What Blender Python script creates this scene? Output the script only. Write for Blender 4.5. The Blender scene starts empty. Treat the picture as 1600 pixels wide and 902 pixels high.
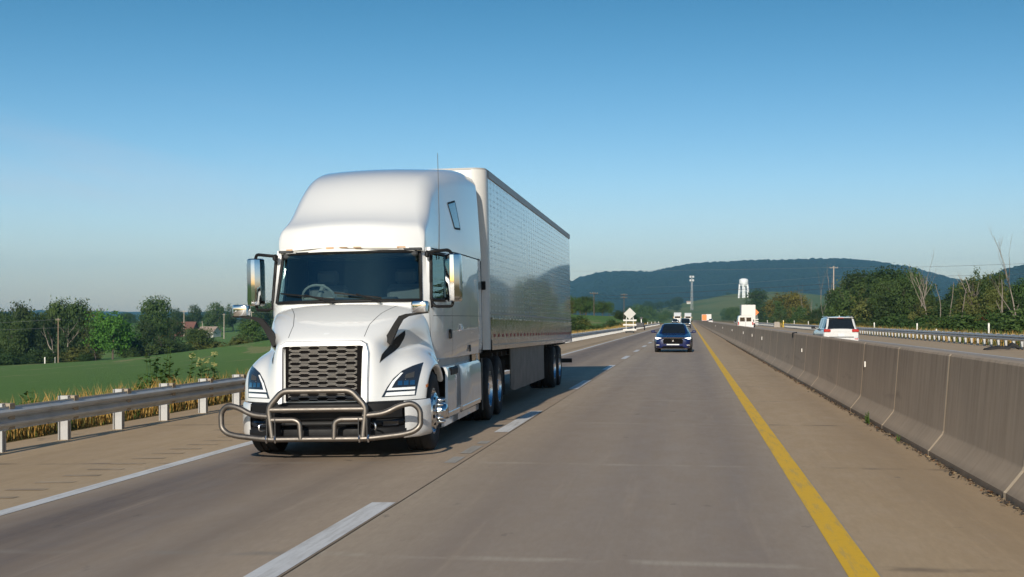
import bpy, bmesh, math, random
from mathutils import Vector, Matrix
from mathutils.bvhtree import BVHTree
import numpy as np
R = math.radians
SC = bpy.context.scene
COL = SC.collection
# ------------------------------------------------------------------ helpers
class MB:
    """collects faces of one mesh"""
    def __init__(s): s.v = []; s.f = []; s.m = []; s.mi = 0
    def vert(s, p): s.v.append(tuple(p)); return len(s.v) - 1
    def face(s, idx, mi=None): s.f.append(tuple(idx)); s.m.append(s.mi if mi is None else mi)
    def poly(s, pts, mi=None): s.face([s.vert(p) for p in pts], mi)
    def grid(s, rows, closed=False, mi=None, flip=False):
        ids = [[s.vert(p) for p in r] for r in rows]
        for a in range(len(ids) - 1):
            n = len(ids[a])
            for b in range(n if closed else n - 1):
                c = (b + 1) % n
                q = (ids[a][b], ids[a][c], ids[a+1][c], ids[a+1][b])
                s.face(q[::-1] if flip else q, mi)
        return ids
    def box(s, c, d, rz=0, ch=0.0, mi=None, rx=0):
        """box centre c, full size d, optional chamfer on the vertical edges and the top"""
        cx, cy, cz = c; hx, hy, hz = d[0]/2, d[1]/2, d[2]/2
        M = Matrix.Translation(c) @ Matrix.Rotation(rz, 4, 'Z') @ Matrix.Rotation(rx, 4, 'X')
        if ch <= 0:
            P = [M @ Vector((x*hx, y*hy, z*hz)) for z in (-1, 1) for x, y in ((-1,-1),(1,-1),(1,1),(-1,1))]
            i = [s.vert(p) for p in P]
            for q in ((3,2,1,0),(4,5,6,7),(0,1,5,4),(1,2,6,5),(2,3,7,6),(3,0,4,7)): s.face([i[k] for k in q], mi)
        else:
            def ring(ax, ay, az, k):
                return [M @ Vector(p) for p in ((-ax+k,-ay,az),(ax-k,-ay,az),(ax,-ay+k,az),(ax,ay-k,az),(ax-k,ay,az),(-ax+k,ay,az),(-ax,ay-k,az),(-ax,-ay+k,az))]
            rr = [ring(hx-ch, hy-ch, -hz, ch*.5), ring(hx, hy, -hz+ch, ch), ring(hx, hy, hz-ch, ch), ring(hx-ch, hy-ch, hz, ch*.5)]
            ids = s.grid(rr, closed=True, mi=mi)
            s.face(ids[0][::-1], mi); s.face(ids[-1], mi)
    def tube(s, path, r, n=8, caps=True, mi=None, closed=False):
        P = [Vector(p) for p in path]
        rs = r if hasattr(r, '__len__') else [r]*len(P)
        up = None; rows = []
        L = len(P)
        for i, p in enumerate(P):
            if closed: t = P[(i+1) % L] - P[i-1]
            else: t = (P[min(i+1, L-1)] - P[max(i-1, 0)])
            if t.length < 1e-9: t = Vector((0,0,1))
            t.normalize()
            if up is None:
                up = Vector((0,0,1)) if abs(t.z) < .9 else Vector((1,0,0))
            a = t.cross(up)
            if a.length < 1e-6: a = t.orthogonal()
            a.normalize(); b = a.cross(t).normalized(); up = b
            rows.append([p + (a*math.cos(k*2*math.pi/n) + b*math.sin(k*2*math.pi/n))*rs[i] for k in range(n)])
        if closed: rows.append(rows[0])
        ids = s.grid(rows, closed=True, mi=mi, flip=True)
        if caps and not closed:
            s.face(ids[0], mi); s.face(ids[-1][::-1], mi)
    def lathe(s, prof, n=24, axis='Z', c=(0,0,0), mi=None, flip=False):
        rows = []
        for r, h in prof:
            row = []
            for k in range(n):
                a = k*2*math.pi/n; x, y = r*math.cos(a), r*math.sin(a)
                p = (x, y, h) if axis == 'Z' else ((h, x, y) if axis == 'X' else (y, h, x))
                row.append((p[0]+c[0], p[1]+c[1], p[2]+c[2]))
            rows.append(row)
        s.grid(rows, closed=True, mi=mi, flip=flip)
    def prism(s, pts, axis, a, b, mi=None):
        """polygon pts (2D) extruded along axis from a to b"""
        def P(p, h): return (h, p[0], p[1]) if axis == 'X' else ((p[0], h, p[1]) if axis == 'Y' else (p[0], p[1], h))
        A = [s.vert(P(p, a)) for p in pts]; B = [s.vert(P(p, b)) for p in pts]
        n = len(pts)
        for i in range(n): s.face((A[i], A[(i+1) % n], B[(i+1) % n], B[i]), mi)
        s.face(A[::-1], mi); s.face(B, mi)
    def build(s, name, mats, parent=None, smooth=35, loc=None, fixn=True):
        me = bpy.data.meshes.new(name)
        me.from_pydata(s.v, [], s.f)
        if not hasattr(mats, '__len__'): mats = [mats]
        for m in mats: me.materials.append(m)
        if len(mats) > 1: me.polygons.foreach_set('material_index', s.m)
        if fixn:
            bm = bmesh.new(); bm.from_mesh(me)
            bmesh.ops.remove_doubles(bm, verts=bm.verts, dist=1e-5)
            bmesh.ops.recalc_face_normals(bm, faces=bm.faces)
            bm.to_mesh(me); bm.free()
        if smooth:
            me.polygons.foreach_set('use_smooth', [True]*len(me.polygons))
            me.set_sharp_from_angle(angle=R(smooth))
        me.update()
        o = bpy.data.objects.new(name, me); COL.objects.link(o)
        if parent: o.parent = parent
        if loc: o.location = loc
        return o
def tag(o, label=None, cat=None, group=None, kind=None):
    if label: o['label'] = label
    if cat: o['category'] = cat
    if group: o['group'] = group
    if kind: o['kind'] = kind
    return o
def thing(name, label, cat, loc=(0,0,0), rz=0, group=None):
    o = bpy.data.objects.new(name, None); COL.objects.link(o)
    o.location = loc; o.rotation_euler = (0, 0, rz); o.empty_display_size = .2
    return tag(o, label, cat, group)
def copy_tree(o, parent=None):
    c = o.copy(); COL.objects.link(c)
    if parent: c.parent = parent
    for ch in list(KIDS.get(o.name, o.children)): copy_tree(ch, c)
    return c
KIDS = {}
def lerp(a, b, t): return a + (b-a)*t
def interp(x, xs, ys):
    if x <= xs[0]: return ys[0]
    for i in range(len(xs)-1):
        if x <= xs[i+1]: return lerp(ys[i], ys[i+1], (x-xs[i])/(xs[i+1]-xs[i]))
    return ys[-1]
def crom(pts, n):
    """Catmull-Rom through tuples"""
    P = [pts[0]] + list(pts) + [pts[-1]]; out = []
    for i in range(1, len(P)-2):
        for k in range(n):
            t = k/n
            out.append(tuple(.5*((2*b) + (-a+c)*t + (2*a-5*b+4*c-d)*t*t + (-a+3*b-3*c+d)*t**3) for a, b, c, d in zip(P[i-1], P[i], P[i+1], P[i+2])))
    out.append(tuple(pts[-1])); return out
def fillet(pts, r, n=5):
    """round the corners of a polyline"""
    P = [Vector(p) for p in pts]; out = [P[0]]
    for i in range(1, len(P)-1):
        a, b = P[i-1]-P[i], P[i+1]-P[i]
        d = min(r, a.length*.48, b.length*.48)
        p0, p2 = P[i]+a.normalized()*d, P[i]+b.normalized()*d
        for k in range(n+1):
            t = k/n; out.append(p0*(1-t)**2 + P[i]*2*t*(1-t) + p2*t*t)
    out.append(P[-1]); return out
def sstep(a, b, x):
    t = min(1, max(0, (x-a)/(b-a))); return t*t*(3-2*t)
# ------------------------------------------------------------------ node helpers
class NT:
    def __init__(s, nt): s.nt = nt; nt.nodes.clear()
    def n(s, typ, **kw):
        x = s.nt.nodes.new('ShaderNode'+typ)
        for k, v in kw.items(): setattr(x, k, v)
        return x
    def put(s, sock, v):
        if isinstance(v, bpy.types.NodeSocket): s.nt.links.new(v, sock)
        elif v is not None:
            if hasattr(v, '__len__') and len(v) == 3 and sock.type == 'RGBA': v = (*v, 1)
            sock.default_value = v
    def math(s, op, a, b=None, c=None, clamp=False):
        x = s.n('Math', operation=op, use_clamp=clamp); s.put(x.inputs[0], a)
        if b is not None: s.put(x.inputs[1], b)
        if c is not None: s.put(x.inputs[2], c)
        return x.outputs[0]
    def mix(s, f, a, b, blend='MIX'):
        x = s.n('Mix', data_type='RGBA', blend_type=blend); s.put(x.inputs[0], f); s.put(x.inputs[6], a); s.put(x.inputs[7], b)
        return x.outputs[2]
    def noise(s, vec, scale, detail=3, rough=.55, dist=0):
        x = s.n('TexNoise'); s.put(x.inputs['Vector'], vec); x.inputs['Scale'].default_value = scale
        x.inputs['Detail'].default_value = detail; x.inputs['Roughness'].default_value = rough; x.inputs['Distortion'].default_value = dist
        return x.outputs['Fac']
    def vor(s, vec, scale, feature='F1'):
        x = s.n('TexVoronoi', feature=feature); s.put(x.inputs['Vector'], vec); x.inputs['Scale'].default_value = scale
        return x.outputs['Distance']
    def map(s, vec, sc=(1,1,1), loc=(0,0,0)):
        x = s.n('Mapping'); s.put(x.inputs[0], vec); x.inputs['Scale'].default_value = sc; x.inputs['Location'].default_value = loc
        return x.outputs[0]
    def rng(s, v, a, b, c=0., d=1.):
        x = s.n('MapRange', clamp=True); s.put(x.inputs[0], v)
        for i, q in enumerate((a, b, c, d)): s.put(x.inputs[i+1], q)
        return x.outputs[0]
    def band(s, v, c, hw, soft):
        d = s.math('ABSOLUTE', s.math('SUBTRACT', v, c)); return s.rng(d, hw-soft, hw+soft, 1., 0.)
    def coord(s, kind='Object'): return s.n('TexCoord').outputs[kind]
    def xyz(s, vec):
        x = s.n('SeparateXYZ'); s.put(x.inputs[0], vec); return x.outputs
    def bump(s, h, strength=.3, dist=.02):
        x = s.n('Bump'); s.put(x.inputs['Height'], h); x.inputs['Strength'].default_value = strength; x.inputs['Distance'].default_value = dist
        return x.outputs[0]
    def pbr(s, color, rough=.5, metal=0., normal=None, coat=0., spec=.5, emit=None, estr=0, alpha=None, trans=None, ior=None, coat_r=.03, sss=None):
        p = s.n('BsdfPrincipled'); s.put(p.inputs['Base Color'], color); s.put(p.inputs['Roughness'], rough); s.put(p.inputs['Metallic'], metal)
        s.put(p.inputs['Specular IOR Level'], spec); s.put(p.inputs['Coat Weight'], coat); p.inputs['Coat Roughness'].default_value = coat_r
        if normal is not None: s.put(p.inputs['Normal'], normal)
        if emit: s.put(p.inputs['Emission Color'], emit); p.inputs['Emission Strength'].default_value = estr
        if trans is not None: s.put(p.inputs['Transmission Weight'], trans)
        if ior: p.inputs['IOR'].default_value = ior
        if alpha is not None: s.put(p.inputs['Alpha'], alpha)
        o = s.n('OutputMaterial'); s.nt.links.new(p.outputs[0], o.inputs[0]); return p
def newmat(name):
    m = bpy.data.materials.new(name); m.use_nodes = True; return m, NT(m.node_tree)
def plain(name, col, rough=.5, metal=0, coat=0, var=.12, vs=3., bs=0, bd=.01, spec=.5, dirt=0, **kw):
    """principled with a little mottling, wear and optional bump"""
    m, t = newmat(name); v = t.coord('Object')
    c = col
    if var:
        f = t.noise(v, vs, 4, .6)
        c = t.mix(t.rng(f, .2, .8), tuple(x*(1-var) for x in col), tuple(min(1, x*(1+var)) for x in col))
    r = rough
    if var > .04: r = t.rng(t.noise(v, vs*2.3, 3), .3, .7, max(0, rough-.06), min(1, rough+.08))
    if dirt:
        z = t.xyz(v)[2]
        d = t.math('MULTIPLY', t.rng(z, .25, 1.1, dirt, 0.), t.rng(t.noise(v, 5, 5), .35, .7))
        c = t.mix(d, c, (.16, .13, .10)); r = t.math('ADD', r, t.math('MULTIPLY', d, .4))
    nrm = t.bump(t.noise(v, bs, 4), .4, bd) if bs else None
    t.pbr(c, r, metal, nrm, coat, spec, **kw); return m
M = {}
M['white'] = plain('white_paint', (.76,.76,.755), .3, coat=1, var=.0, dirt=.20)
M['chrome'] = plain('chrome', (.66,.67,.69), .07, 1, var=.03)
M['brushed'] = plain('brushed_metal', (.21,.188,.168), .5, 1, var=.12, vs=9)
M['alu'] = plain('aluminium', (.72,.73,.75), .24, 1, var=.06)
M['polished'] = plain('polished_aluminium', (.74,.75,.77), .13, 1, var=.05, bs=2.2, bd=.012)
M['black'] = plain('black_plastic', (.011,.011,.012), .55, var=.2, spec=.22)
M['gloss_black'] = plain('gloss_black', (.012,.012,.014), .12, coat=.6, var=0)
M['rubber'] = plain('rubber', (.017,.017,.018), .82, var=.25, vs=8, bs=40, bd=.004)
M['frame'] = plain('chassis_black', (.014,.014,.015), .6, var=.3)
M['amber'] = plain('amber_lens', (.55,.16,.02), .18, coat=.5, var=0)
M['marker'] = plain('marker_lens', (.62,.40,.24), .25, coat=.5, var=0)
M['redlens'] = plain('red_lens', (.42,.012,.012), .18, coat=.7, var=0)
M['drl'] = plain('lamp_white', (.86,.87,.88), .25, coat=.4, var=0)
M['lampdark'] = plain('lamp_dark', (.02,.025,.035), .10, coat=1, var=0)
M['headlamp'] = plain('headlamp_on', (.9,.92,.95), .1, coat=1, var=0, emit=(1,.97,.9), estr=1.2)
M['grey'] = plain('grey_plastic', (.05,.051,.054), .45, var=.12, spec=.3)
M['seatgrey'] = plain('seat_cloth', (.12,.12,.125), .9, var=.1)
M['galv'] = plain('galvanised_steel', (.58,.58,.57), .42, .35, var=.16, vs=2.5, bs=2, bd=.004)
M['galv_post'] = plain('galvanised_post', (.40,.40,.40), .55, .3, var=.16, vs=6)
M['block'] = plain('weathered_timber', (.33,.27,.20), .85, var=.2, vs=6)
M['blue'] = plain('blue_paint', (.004,.011,.075), .25, .0, coat=.55, var=.05)
M['dkpaint'] = plain('dark_paint', (.012,.014,.018), .22, coat=1, var=.05)
M['white2'] = plain('white_car_paint', (.60,.60,.60), .3, coat=1, var=.03, dirt=.15)
M['boxwhite'] = plain('box_body_white', (.60,.585,.56), .42, coat=.2, var=.06, dirt=.12)
M['boxgrey'] = plain('box_body_grey', (.38,.37,.36), .45, var=.08)
M['silver'] = plain('silver_paint', (.52,.53,.55), .3, .6, coat=1, var=.04)
M['orange'] = plain('orange_sheeting', (.85,.20,.02), .4, var=.06)
M['signback'] = plain('sign_back', (.38,.375,.36), .45, .25, var=.07)
M['whitesheet'] = plain('white_sheeting', (.62,.60,.57), .4, var=.05)
M['plate'] = plain('number_plate', (.62,.64,.66), .4, var=.1)
M['wood'] = plain('pole_wood', (.22,.16,.11), .85, var=.25, vs=5)
M['wood_pale'] = plain('pole_wood_weathered', (.42,.36,.30), .85, var=.2, vs=5)
M['deadwood'] = plain('dead_wood', (.25,.21,.175), .9, var=.25, vs=2)
M['bark'] = plain('bark', (.10,.078,.058), .92, var=.3, vs=3)
M['wire'] = plain('cable', (.05,.05,.055), .5, var=0)
M['wire_pale'] = plain('cable_bare', (.32,.33,.34), .45, .5, var=0)
M['yellowpost'] = plain('yellow_plastic', (.75,.50,.02), .5, var=.08)
M['whitepost'] = plain('white_plastic', (.60,.585,.55), .5, var=.07)
M['towerwhite'] = plain('tower_paint', (.74,.76,.77), .45, var=.05, vs=.2)
M['steel'] = plain('lattice_steel', (.36,.37,.38), .5, .6, var=.1)
M['roofred'] = plain('rusty_roof', (.17,.075,.055), .8, var=.2, vs=.6)
M['rooftan'] = plain('tan_roof', (.33,.25,.20), .8, var=.12, vs=.6)
M['wallwood'] = plain('barn_wall', (.13,.055,.045), .85, var=.2, vs=.7)
M['wallpale'] = plain('house_wall', (.55,.53,.49), .8, var=.08)
M['concrete_block'] = plain('weathered_concrete', (.33,.29,.25), .85, var=.15, vs=3)
M['reflector'] = plain('reflector', (.88,.86,.80), .3, coat=.6, var=0)
M['dashdark'] = plain('dashboard', (.03,.032,.036), .7, var=.1)
M['headliner'] = plain('cab_lining', (.22,.225,.23), .9, var=.06)
# glass: tinted, mirror-like at grazing angles, dark inside
def glass(name, tint, alpha, rough=.02):
    m, t = newmat(name)
    tr = t.n('BsdfTransparent'); tr.inputs[0].default_value = (*tint, 1)
    gl = t.n('BsdfGlossy'); gl.inputs[0].default_value = (.72,.95,.92,1); gl.inputs['Roughness'].default_value = rough
    ge = t.n('NewGeometry'); dt = t.n('VectorMath', operation='DOT_PRODUCT'); t.put(dt.inputs[0], ge.outputs['Normal']); t.put(dt.inputs[1], ge.outputs['Incoming'])
    sch = t.math('POWER', t.math('SUBTRACT', 1., t.math('ABSOLUTE', dt.outputs['Value']), clamp=True), 5.)
    f = t.math('ADD', t.math('MULTIPLY', sch, .9), alpha, clamp=True)
    mx = t.n('MixShader'); t.put(mx.inputs[0], f); t.nt.links.new(tr.outputs[0], mx.inputs[1]); t.nt.links.new(gl.outputs[0], mx.inputs[2])
    o = t.n('OutputMaterial'); t.nt.links.new(mx.outputs[0], o.inputs[0]); return m
M['screen'] = glass('windscreen_glass', (.68,.84,.82), .165)
M['sideglass'] = glass('side_glass', (.72,.88,.92), .12)
M['carglass'] = plain('dark_car_glass', (.010,.013,.016), .06, coat=0, var=0)
M['sleeperglass'] = plain('sleeper_glass', (.02,.05,.075), .05, coat=1, var=0)
# ------------------------------------------------------------------ semi tractor
def patch(bvh, poly, d, org, off, sub=6, rings=5, lift=None):
    """sheet lying on the surface: polygon (2D, x/z looking along +y or x/y looking down) thrown onto the bvh"""
    d = Vector(d); P = []
    n = len(poly)
    for i in range(n):
        a, b = Vector(poly[i]), Vector(poly[(i+1) % n])
        for k in range(sub): P.append(a.lerp(b, k/sub))
    c = Vector((sum(p[0] for p in P)/len(P), sum(p[1] for p in P)/len(P)))
    mb = MB(); rows = []
    def hit(p):
        o = org(p); h = bvh.ray_cast(o, d)
        if h[0] is None: return None
        nn = h[1] if h[1].dot(d) < 0 else -h[1]
        return h[0] + nn*off
    for k in range(rings+1):
        t = k/rings
        rows.append([hit(c.lerp(p, max(t, .02))) for p in P])
    flat = [p for r in rows for p in r if p is not None]
    if not flat: return None
    rows = [[p if p is not None else min(flat, key=lambda q: (q-rows[0][0]).length if rows[0][0] is not None else 0) for p in r] for r in rows]
    mb.grid(rows, closed=True)
    return mb
def strip_on(bvh, pts, d, org, w, off, n=24):
    d = Vector(d); pts = [Vector(p) for p in pts]; P = []
    for i in range(len(pts)-1):
        for k in range(n): P.append(pts[i].lerp(pts[i+1], k/n))
    P.append(pts[-1]); H = []
    for p in P:
        h = bvh.ray_cast(org(p), d)
        if h[0] is not None:
            nn = h[1] if h[1].dot(d) < 0 else -h[1]
            H.append((h[0]+nn*off, nn))
    mb = MB(); rows = []
    for i in range(len(H)):
        t = H[min(i+1, len(H)-1)][0]-H[max(i-1, 0)][0]
        s = t.cross(H[i][1]).normalized()*w/2
        rows.append([H[i][0]-s, H[i][0]+s])
    if len(rows) > 1: mb.grid(rows)
    return mb
def evalbvh(o):
    dg = bpy.context.evaluated_depsgraph_get(); dg.update()
    return BVHTree.FromObject(o, dg)
def wheel(parent, x, y, r, w, side, kind, name='wheel'):
    """wheel at axle end; side +1 faces +x. An Empty part with tyre, rim (and hub) as sub-parts"""
    e = bpy.data.objects.new(name, None); COL.objects.link(e); e.parent = parent; e.location = (x, y, r); e.empty_display_size = .1
    if side < 0: e.rotation_euler = (0, 0, math.pi)
    rr = r*.575
    t = MB(); n = 48
    prof = [(rr-.01, -.0), (rr+.01, .012), (r*.80, .022), (r*.93, .012), (r*.985, -.012), (r, -.04), (r, -w*.34), (r*.975, -w*.36), (r*.975, -w*.40), (r, -w*.42), (r, -w*.58), (r*.975, -w*.60), (r*.975, -w*.64), (r, -w*.66), (r, -w+.04), (r*.985, -w+.012), (r*.93, -w), (rr, -w)]
    t.lathe(prof, n, 'X'); t.build('tyre', M['rubber'], e, 40)
    m = MB()
    if kind == 'front':
        m.lathe([(rr, -.0), (rr+.004, .006), (rr-.012, .008), (rr-.022, -.02), (rr*.86, -.035), (rr*.80, .03), (rr*.56, .062), (rr*.50, .055)], 40, 'X')
        m.lathe([(rr*.50, .055), (rr*.36, .05), (.0, .05)], 40, 'X')
        for k in range(10):
            a = (k+.5)*math.pi/5; m.lathe([(.026, .0), (0, .0)], 12, 'X', c=(.050, rr*.69*math.cos(a), rr*.69*math.sin(a)), mi=1)
        o = m.build('rim', [M['alu'], M['frame']], e, 40)
        h = MB()
        h.lathe([(.118, .05), (.115, .115), (.095, .135), (.085, .17), (.06, .185), (0, .187)], 24, 'X')
        for k in range(10):
            a = k*math.pi/5; cy, cz = .145*math.cos(a), .145*math.sin(a)
            h.lathe([(.024, .05), (.024, .075), (.019, .08), (.019, .135), (.012, .147), (0, .148)], 10, 'X', c=(0, cy, cz))
        h.build('hub', M['chrome'], e, 40)
    else:
        m.lathe([(rr, 0), (rr+.004, .006), (rr-.012, .008), (rr-.02, -.02), (rr*.88, -.05), (rr*.82, -.13), (rr*.62, -.15), (rr*.5, -.145), (.12, -.14), (.11, -.03), (.09, -.01), (0, -.01)], 36, 'X')
        m.build('rim', M['alu'], e, 40)
        if kind == 'dual':
            t2 = MB(); t2.lathe([(a, b-w-.05) for a, b in prof], n, 'X'); t2.build('tyre', M['rubber'], e, 40)
    return e
TX, TY, TA = -4.33, 15.55, R(1.4)
tr = thing('semi_tractor', 'white long nose semi tractor with high roof fairing and tubular bull bar', 'truck', (TX, TY, -.045), TA)
tr.rotation_euler = (0, R(-1.15), TA)
# --- hood with fenders (one control cage, mirrored, subdivided)
CAGE = [
 [(0,.10,.70),(.50,.12,.70),(.585,.145,.70),(.66,.20,.70),(.74,.26,.70),(.86,.34,.70),(1.0,.46,.70),(1.12,.62,.70),(1.17,.74,.70)],
 [(0,.13,.95),(.50,.15,.95),(.585,.17,.95),(.66,.23,.95),(.75,.32,.93),(.87,.41,.93),(1.02,.53,.92),(1.14,.68,.90),(1.18,.79,.86)],
 [(0,.165,1.2),(.50,.185,1.2),(.585,.205,1.2),(.66,.29,1.2),(.745,.45,1.13),(.88,.55,1.11),(1.03,.65,1.08),(1.15,.78,1.02),(1.19,.87,.95)],
 [(0,.20,1.40),(.50,.215,1.39),(.575,.245,1.385),(.65,.35,1.37),(.73,.62,1.23),(.88,.74,1.22),(1.04,.82,1.18),(1.16,.92,1.09),(1.195,.98,1.03)],
 [(0,.26,1.475),(.45,.28,1.465),(.56,.31,1.45),(.665,.44,1.41),(.73,.80,1.27),(.88,.93,1.285),(1.04,1.01,1.24),(1.165,1.1,1.13),(1.2,1.14,1.065)],
 [(0,.55,1.63),(.42,.55,1.62),(.62,.57,1.59),(.79,.66,1.51),(.83,1.0,1.31),(.9,1.12,1.32),(1.05,1.2,1.27),(1.17,1.26,1.15),(1.205,1.3,1.075)],
 [(0,.9,1.78),(.44,.9,1.77),(.73,.92,1.73),(.91,.99,1.64),(.94,1.22,1.38),(.94,1.3,1.34),(1.06,1.38,1.27),(1.17,1.45,1.14),(1.205,1.5,1.05)],
 [(0,1.24,1.905),(.45,1.27,1.895),(.80,1.36,1.865),(1.0,1.52,1.79),(1.035,1.54,1.5),(1.06,1.54,1.36),(1.08,1.58,1.24),(1.17,1.63,1.1),(1.205,1.67,.98)],
 [(0,1.30,1.89),(.45,1.33,1.88),(.80,1.43,1.845),(1.01,1.60,1.77),(1.05,1.66,1.45),(1.08,1.68,1.3),(1.12,1.72,1.15),(1.17,1.77,1.0),(1.205,1.81,.85)]]
hb = MB(); rows = []
for r_ in CAGE:
    full = [(-x, y, z) for x, y, z in r_[::-1][:-1]] + list(r_)
    l = r_[-1]; lip = (l[0]-.10, l[1]+.02, l[2]-.01)
    rows.append([(-lip[0], lip[1], lip[2])] + full + [lip])
hb.grid(rows)
hood = hb.build('hood', M['white'], tr, 0)
hood.data.polygons.foreach_set('use_smooth', [True]*len(hood.data.polygons))
sm = hood.modifiers.new('s', 'SUBSURF'); sm.levels = 3; sm.render_levels = 3
bv = evalbvh(hood)
def fwd(p): return Vector((p[0], -2, p[1]))
def down(p): return Vector((p[0], p[1], 4))
# --- headlights
HL = [(.685,.745),(.74,.86),(.80,.96),(.89,1.05),(.99,1.10),(1.09,1.135),(1.085,1.03),(1.065,.88),(1.045,.745)]
for s in (1, -1):
    mir = lambda P: [(p[0]*s, p[1]) for p in P]
    h = patch(bv, mir(HL), (0,1,0), fwd, .006).build('headlight', M['lampdark'], tr, 0)
    def sub(nm, P, mt, off=.012):
        q = patch(bv, mir(P), (0,1,0), fwd, off, 5, 3)
        if q: q.build(nm, mt, h, 0)
    sub('daytime_lamp', [(.725,.815),(.79,.93),(.875,1.025),(.90,1.025),(.83,.93),(.785,.84),(1.03,.845),(1.03,.815)][:0] or [(.735,.82),(.79,.925),(.875,1.02),(.90,1.02),(.825,.925),(.785,.845)], M['drl'])
    sub('daytime_lamp', [(.735,.82),(.785,.846),(1.035,.85),(1.035,.82)], M['drl'])
    sub('turn_lamp', [(.715,.755),(.735,.795),(1.035,.80),(1.03,.755)], M['drl'])
    for k in range(3):
        x0 = .85+k*.065
        sub('projector', [(x0,.875),(x0,.925),(x0+.05,.93),(x0+.05,.875)], M['chrome'], .011)
    sub('reflector_bowl', [(.92,.955),(.93,1.0),(1.02,1.03),(1.02,.96)], M['grey'], .010)
    # hood side air intake
    V = [(.60,1.17),(.615,1.27),(.655,1.37),(.72,1.47),(.80,1.555),(.80,1.50),(.785,1.45),(.74,1.36),(.68,1.27)]
    q = patch(bv, mir([(x+.055, z-.015) for x, z in V]), (0,1,0), fwd, .005)
    if q: q.build('air_intake', M['black'], tr, 0)
    # amber side marker on the wheel arch
    o = lambda p: Vector((2*s, p[0], p[1]))
    q = patch(bv, [(.70,.83),(.70,.865),(.80,.885),(.80,.85)] , (-s,0,0), o, .008)
    if q: q.build('side_marker', M['amber'], tr, 0)
    g = strip_on(bv, [(.47*s,.33),(.48*s,.6),(.56*s,.95),(.70*s,1.33)], (0,0,-1), down, .007, .0015)
    g.build('panel_gap', M['grey'], tr, 0)
# badge on the hood nose
q = patch(bv, [(-.035,1.505),(-.035,1.522),(.035,1.522),(.035,1.505)], (0,1,0), fwd, .006); q.build('badge', M['drl'], tr, 0)
# --- grille: leaning panel. (x, z) -> y
def gy(z): return .10 + (z-.70)*.13/1.0
gr = MB(); gr.prism([(-.455,.715),(.455,.715),(.47,1.365),(-.47,1.365)], 'Y', 0, .02)
for i, p in enumerate(gr.v): gr.v[i] = (p[0], gy(p[2])-.012+p[1], p[2])
M['recess_shade'] = plain('grille_recess_shade', (.006,.005,.005), .9, var=0, spec=.1)  # near-black for solid plates; the shade of a deep recess is put into the colour
grille = gr.build('grille', M['recess_shade'], tr, 0)
ms = MB()
NR, per, hw = 14, .226, .418
for i in range(NR):
    zc_ = .745 + i*(.605/(NR-1))
    for sg_ in (1, -1):
        pts = []
        for k in range(-5, 6):
            xc = k*per/2; am = .0238 if (k+i) % 2 == 0 else .0088
            pts += [(xc-.040, am), (xc+.040, am)]
        pts = [(x_, a_) for x_, a_ in pts if -hw <= x_ <= hw]; pts = [(-hw, pts[0][1])] + pts + [(hw, pts[-1][1])]
        ms.tube([(x_, gy(zc_)-.026, zc_+sg_*a_) for x_, a_ in pts], .0023, 4)
ms.build('mesh_insert', plain('mesh_silver', (.72,.67,.61), .4, .4, var=.08), grille, 40)
fr = MB()
ring_o = [(-.545,.69),(-.555,1.30),(-.53,1.395),(-.46,1.432),(.46,1.432),(.53,1.395),(.555,1.30),(.545,.69)]
ring_i = [(-.485,.69),(-.492,1.30),(-.49,1.362),(-.45,1.372),(.45,1.372),(.49,1.362),(.492,1.30),(.485,.69)]
def P3(p, d): return (p[0], gy(p[1])+d, p[1])
fr.grid([[P3(p, .10) for p in ring_o], [P3(p, -.02) for p in ring_o], [P3((p[0]*.985, p[1]*.995), -.042) for p in ring_o], [P3((p[0]*1.02, p[1]*1.003), -.042) for p in ring_i], [P3(p, -.022) for p in ring_i], [P3(p, .03) for p in ring_i]])
fr.build('grille_surround', plain('grille_silver', (.66,.66,.67), .28, .35, coat=.8, var=.03), tr, 40)
# --- bumper: dark centre, white corners
def plan(x):
    x = abs(x); return interp(x, (0,.3,.6,.85,1.0,1.1,1.16,1.19), (.02,.03,.075,.19,.34,.50,.64,.80))
def bump_strip(x0, x1, z0, z1, out=0., n=14, lean=.05):
    mb = MB(); xs = [lerp(x0, x1, i/n) for i in range(n+1)]
    rows = []
    zs = [z0, z0+.03, lerp(z0, z1, .5), z1-.02, z1]
    dd = [.06, .0, -.012, 0, .03]
    for z, d in zip(zs, dd): rows.append([(x, plan(x)+d+out+lean*(z1-z)*.2, z) for x in xs])
    rows = [[(x, plan(x)+.2, z0) for x in xs]] + rows + [[(x, plan(x)+.2, z1) for x in xs]]
    mb.grid(rows); return mb
bump_strip(-.93, .93, .475, .695, 0).build('bumper', M['black'], tr, 40)
bump_strip(-.97, .97, .25, .40, .0).build('lower_bumper', M['black'], tr, 40)
bump_strip(-.62, .62, .39, .49, .07).build('bumper_intake', M['frame'], tr, 40)
b = MB(); b.box((0,.14,.445),(.5,.02,.05)); b.build('intake_bar', M['grey'], tr, 0)
for s in (1, -1):
    c = MB()
    xs = [.955, .99, 1.03, 1.08, 1.12, 1.155, 1.18, 1.19]
    rows = []
    for z, ins in ((.245,.05),(.27,.012),(.33,0),(.45,-.004),(.60,.0),(.675,.006),(.692,.03)):
        rows.append([(s*(x-ins*.6), plan(x)+ins*.8 + (.10 if (z < .3 and x > 1.15) else 0), z) for x in xs])
    c.grid(rows); c.build('bumper_corner', M['white'], tr, 50)
    f = bump_strip(.60*s, .94*s, .39, .49, .012); f.build('fog_recess', M['frame'], tr, 40)
    f = MB(); f.box((s*.80, plan(.8)-.0, .44), (.2, .03, .07), rz=s*.45, ch=.012)
    f.build('fog_lamp', M['lampdark'], tr, 40)
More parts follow.
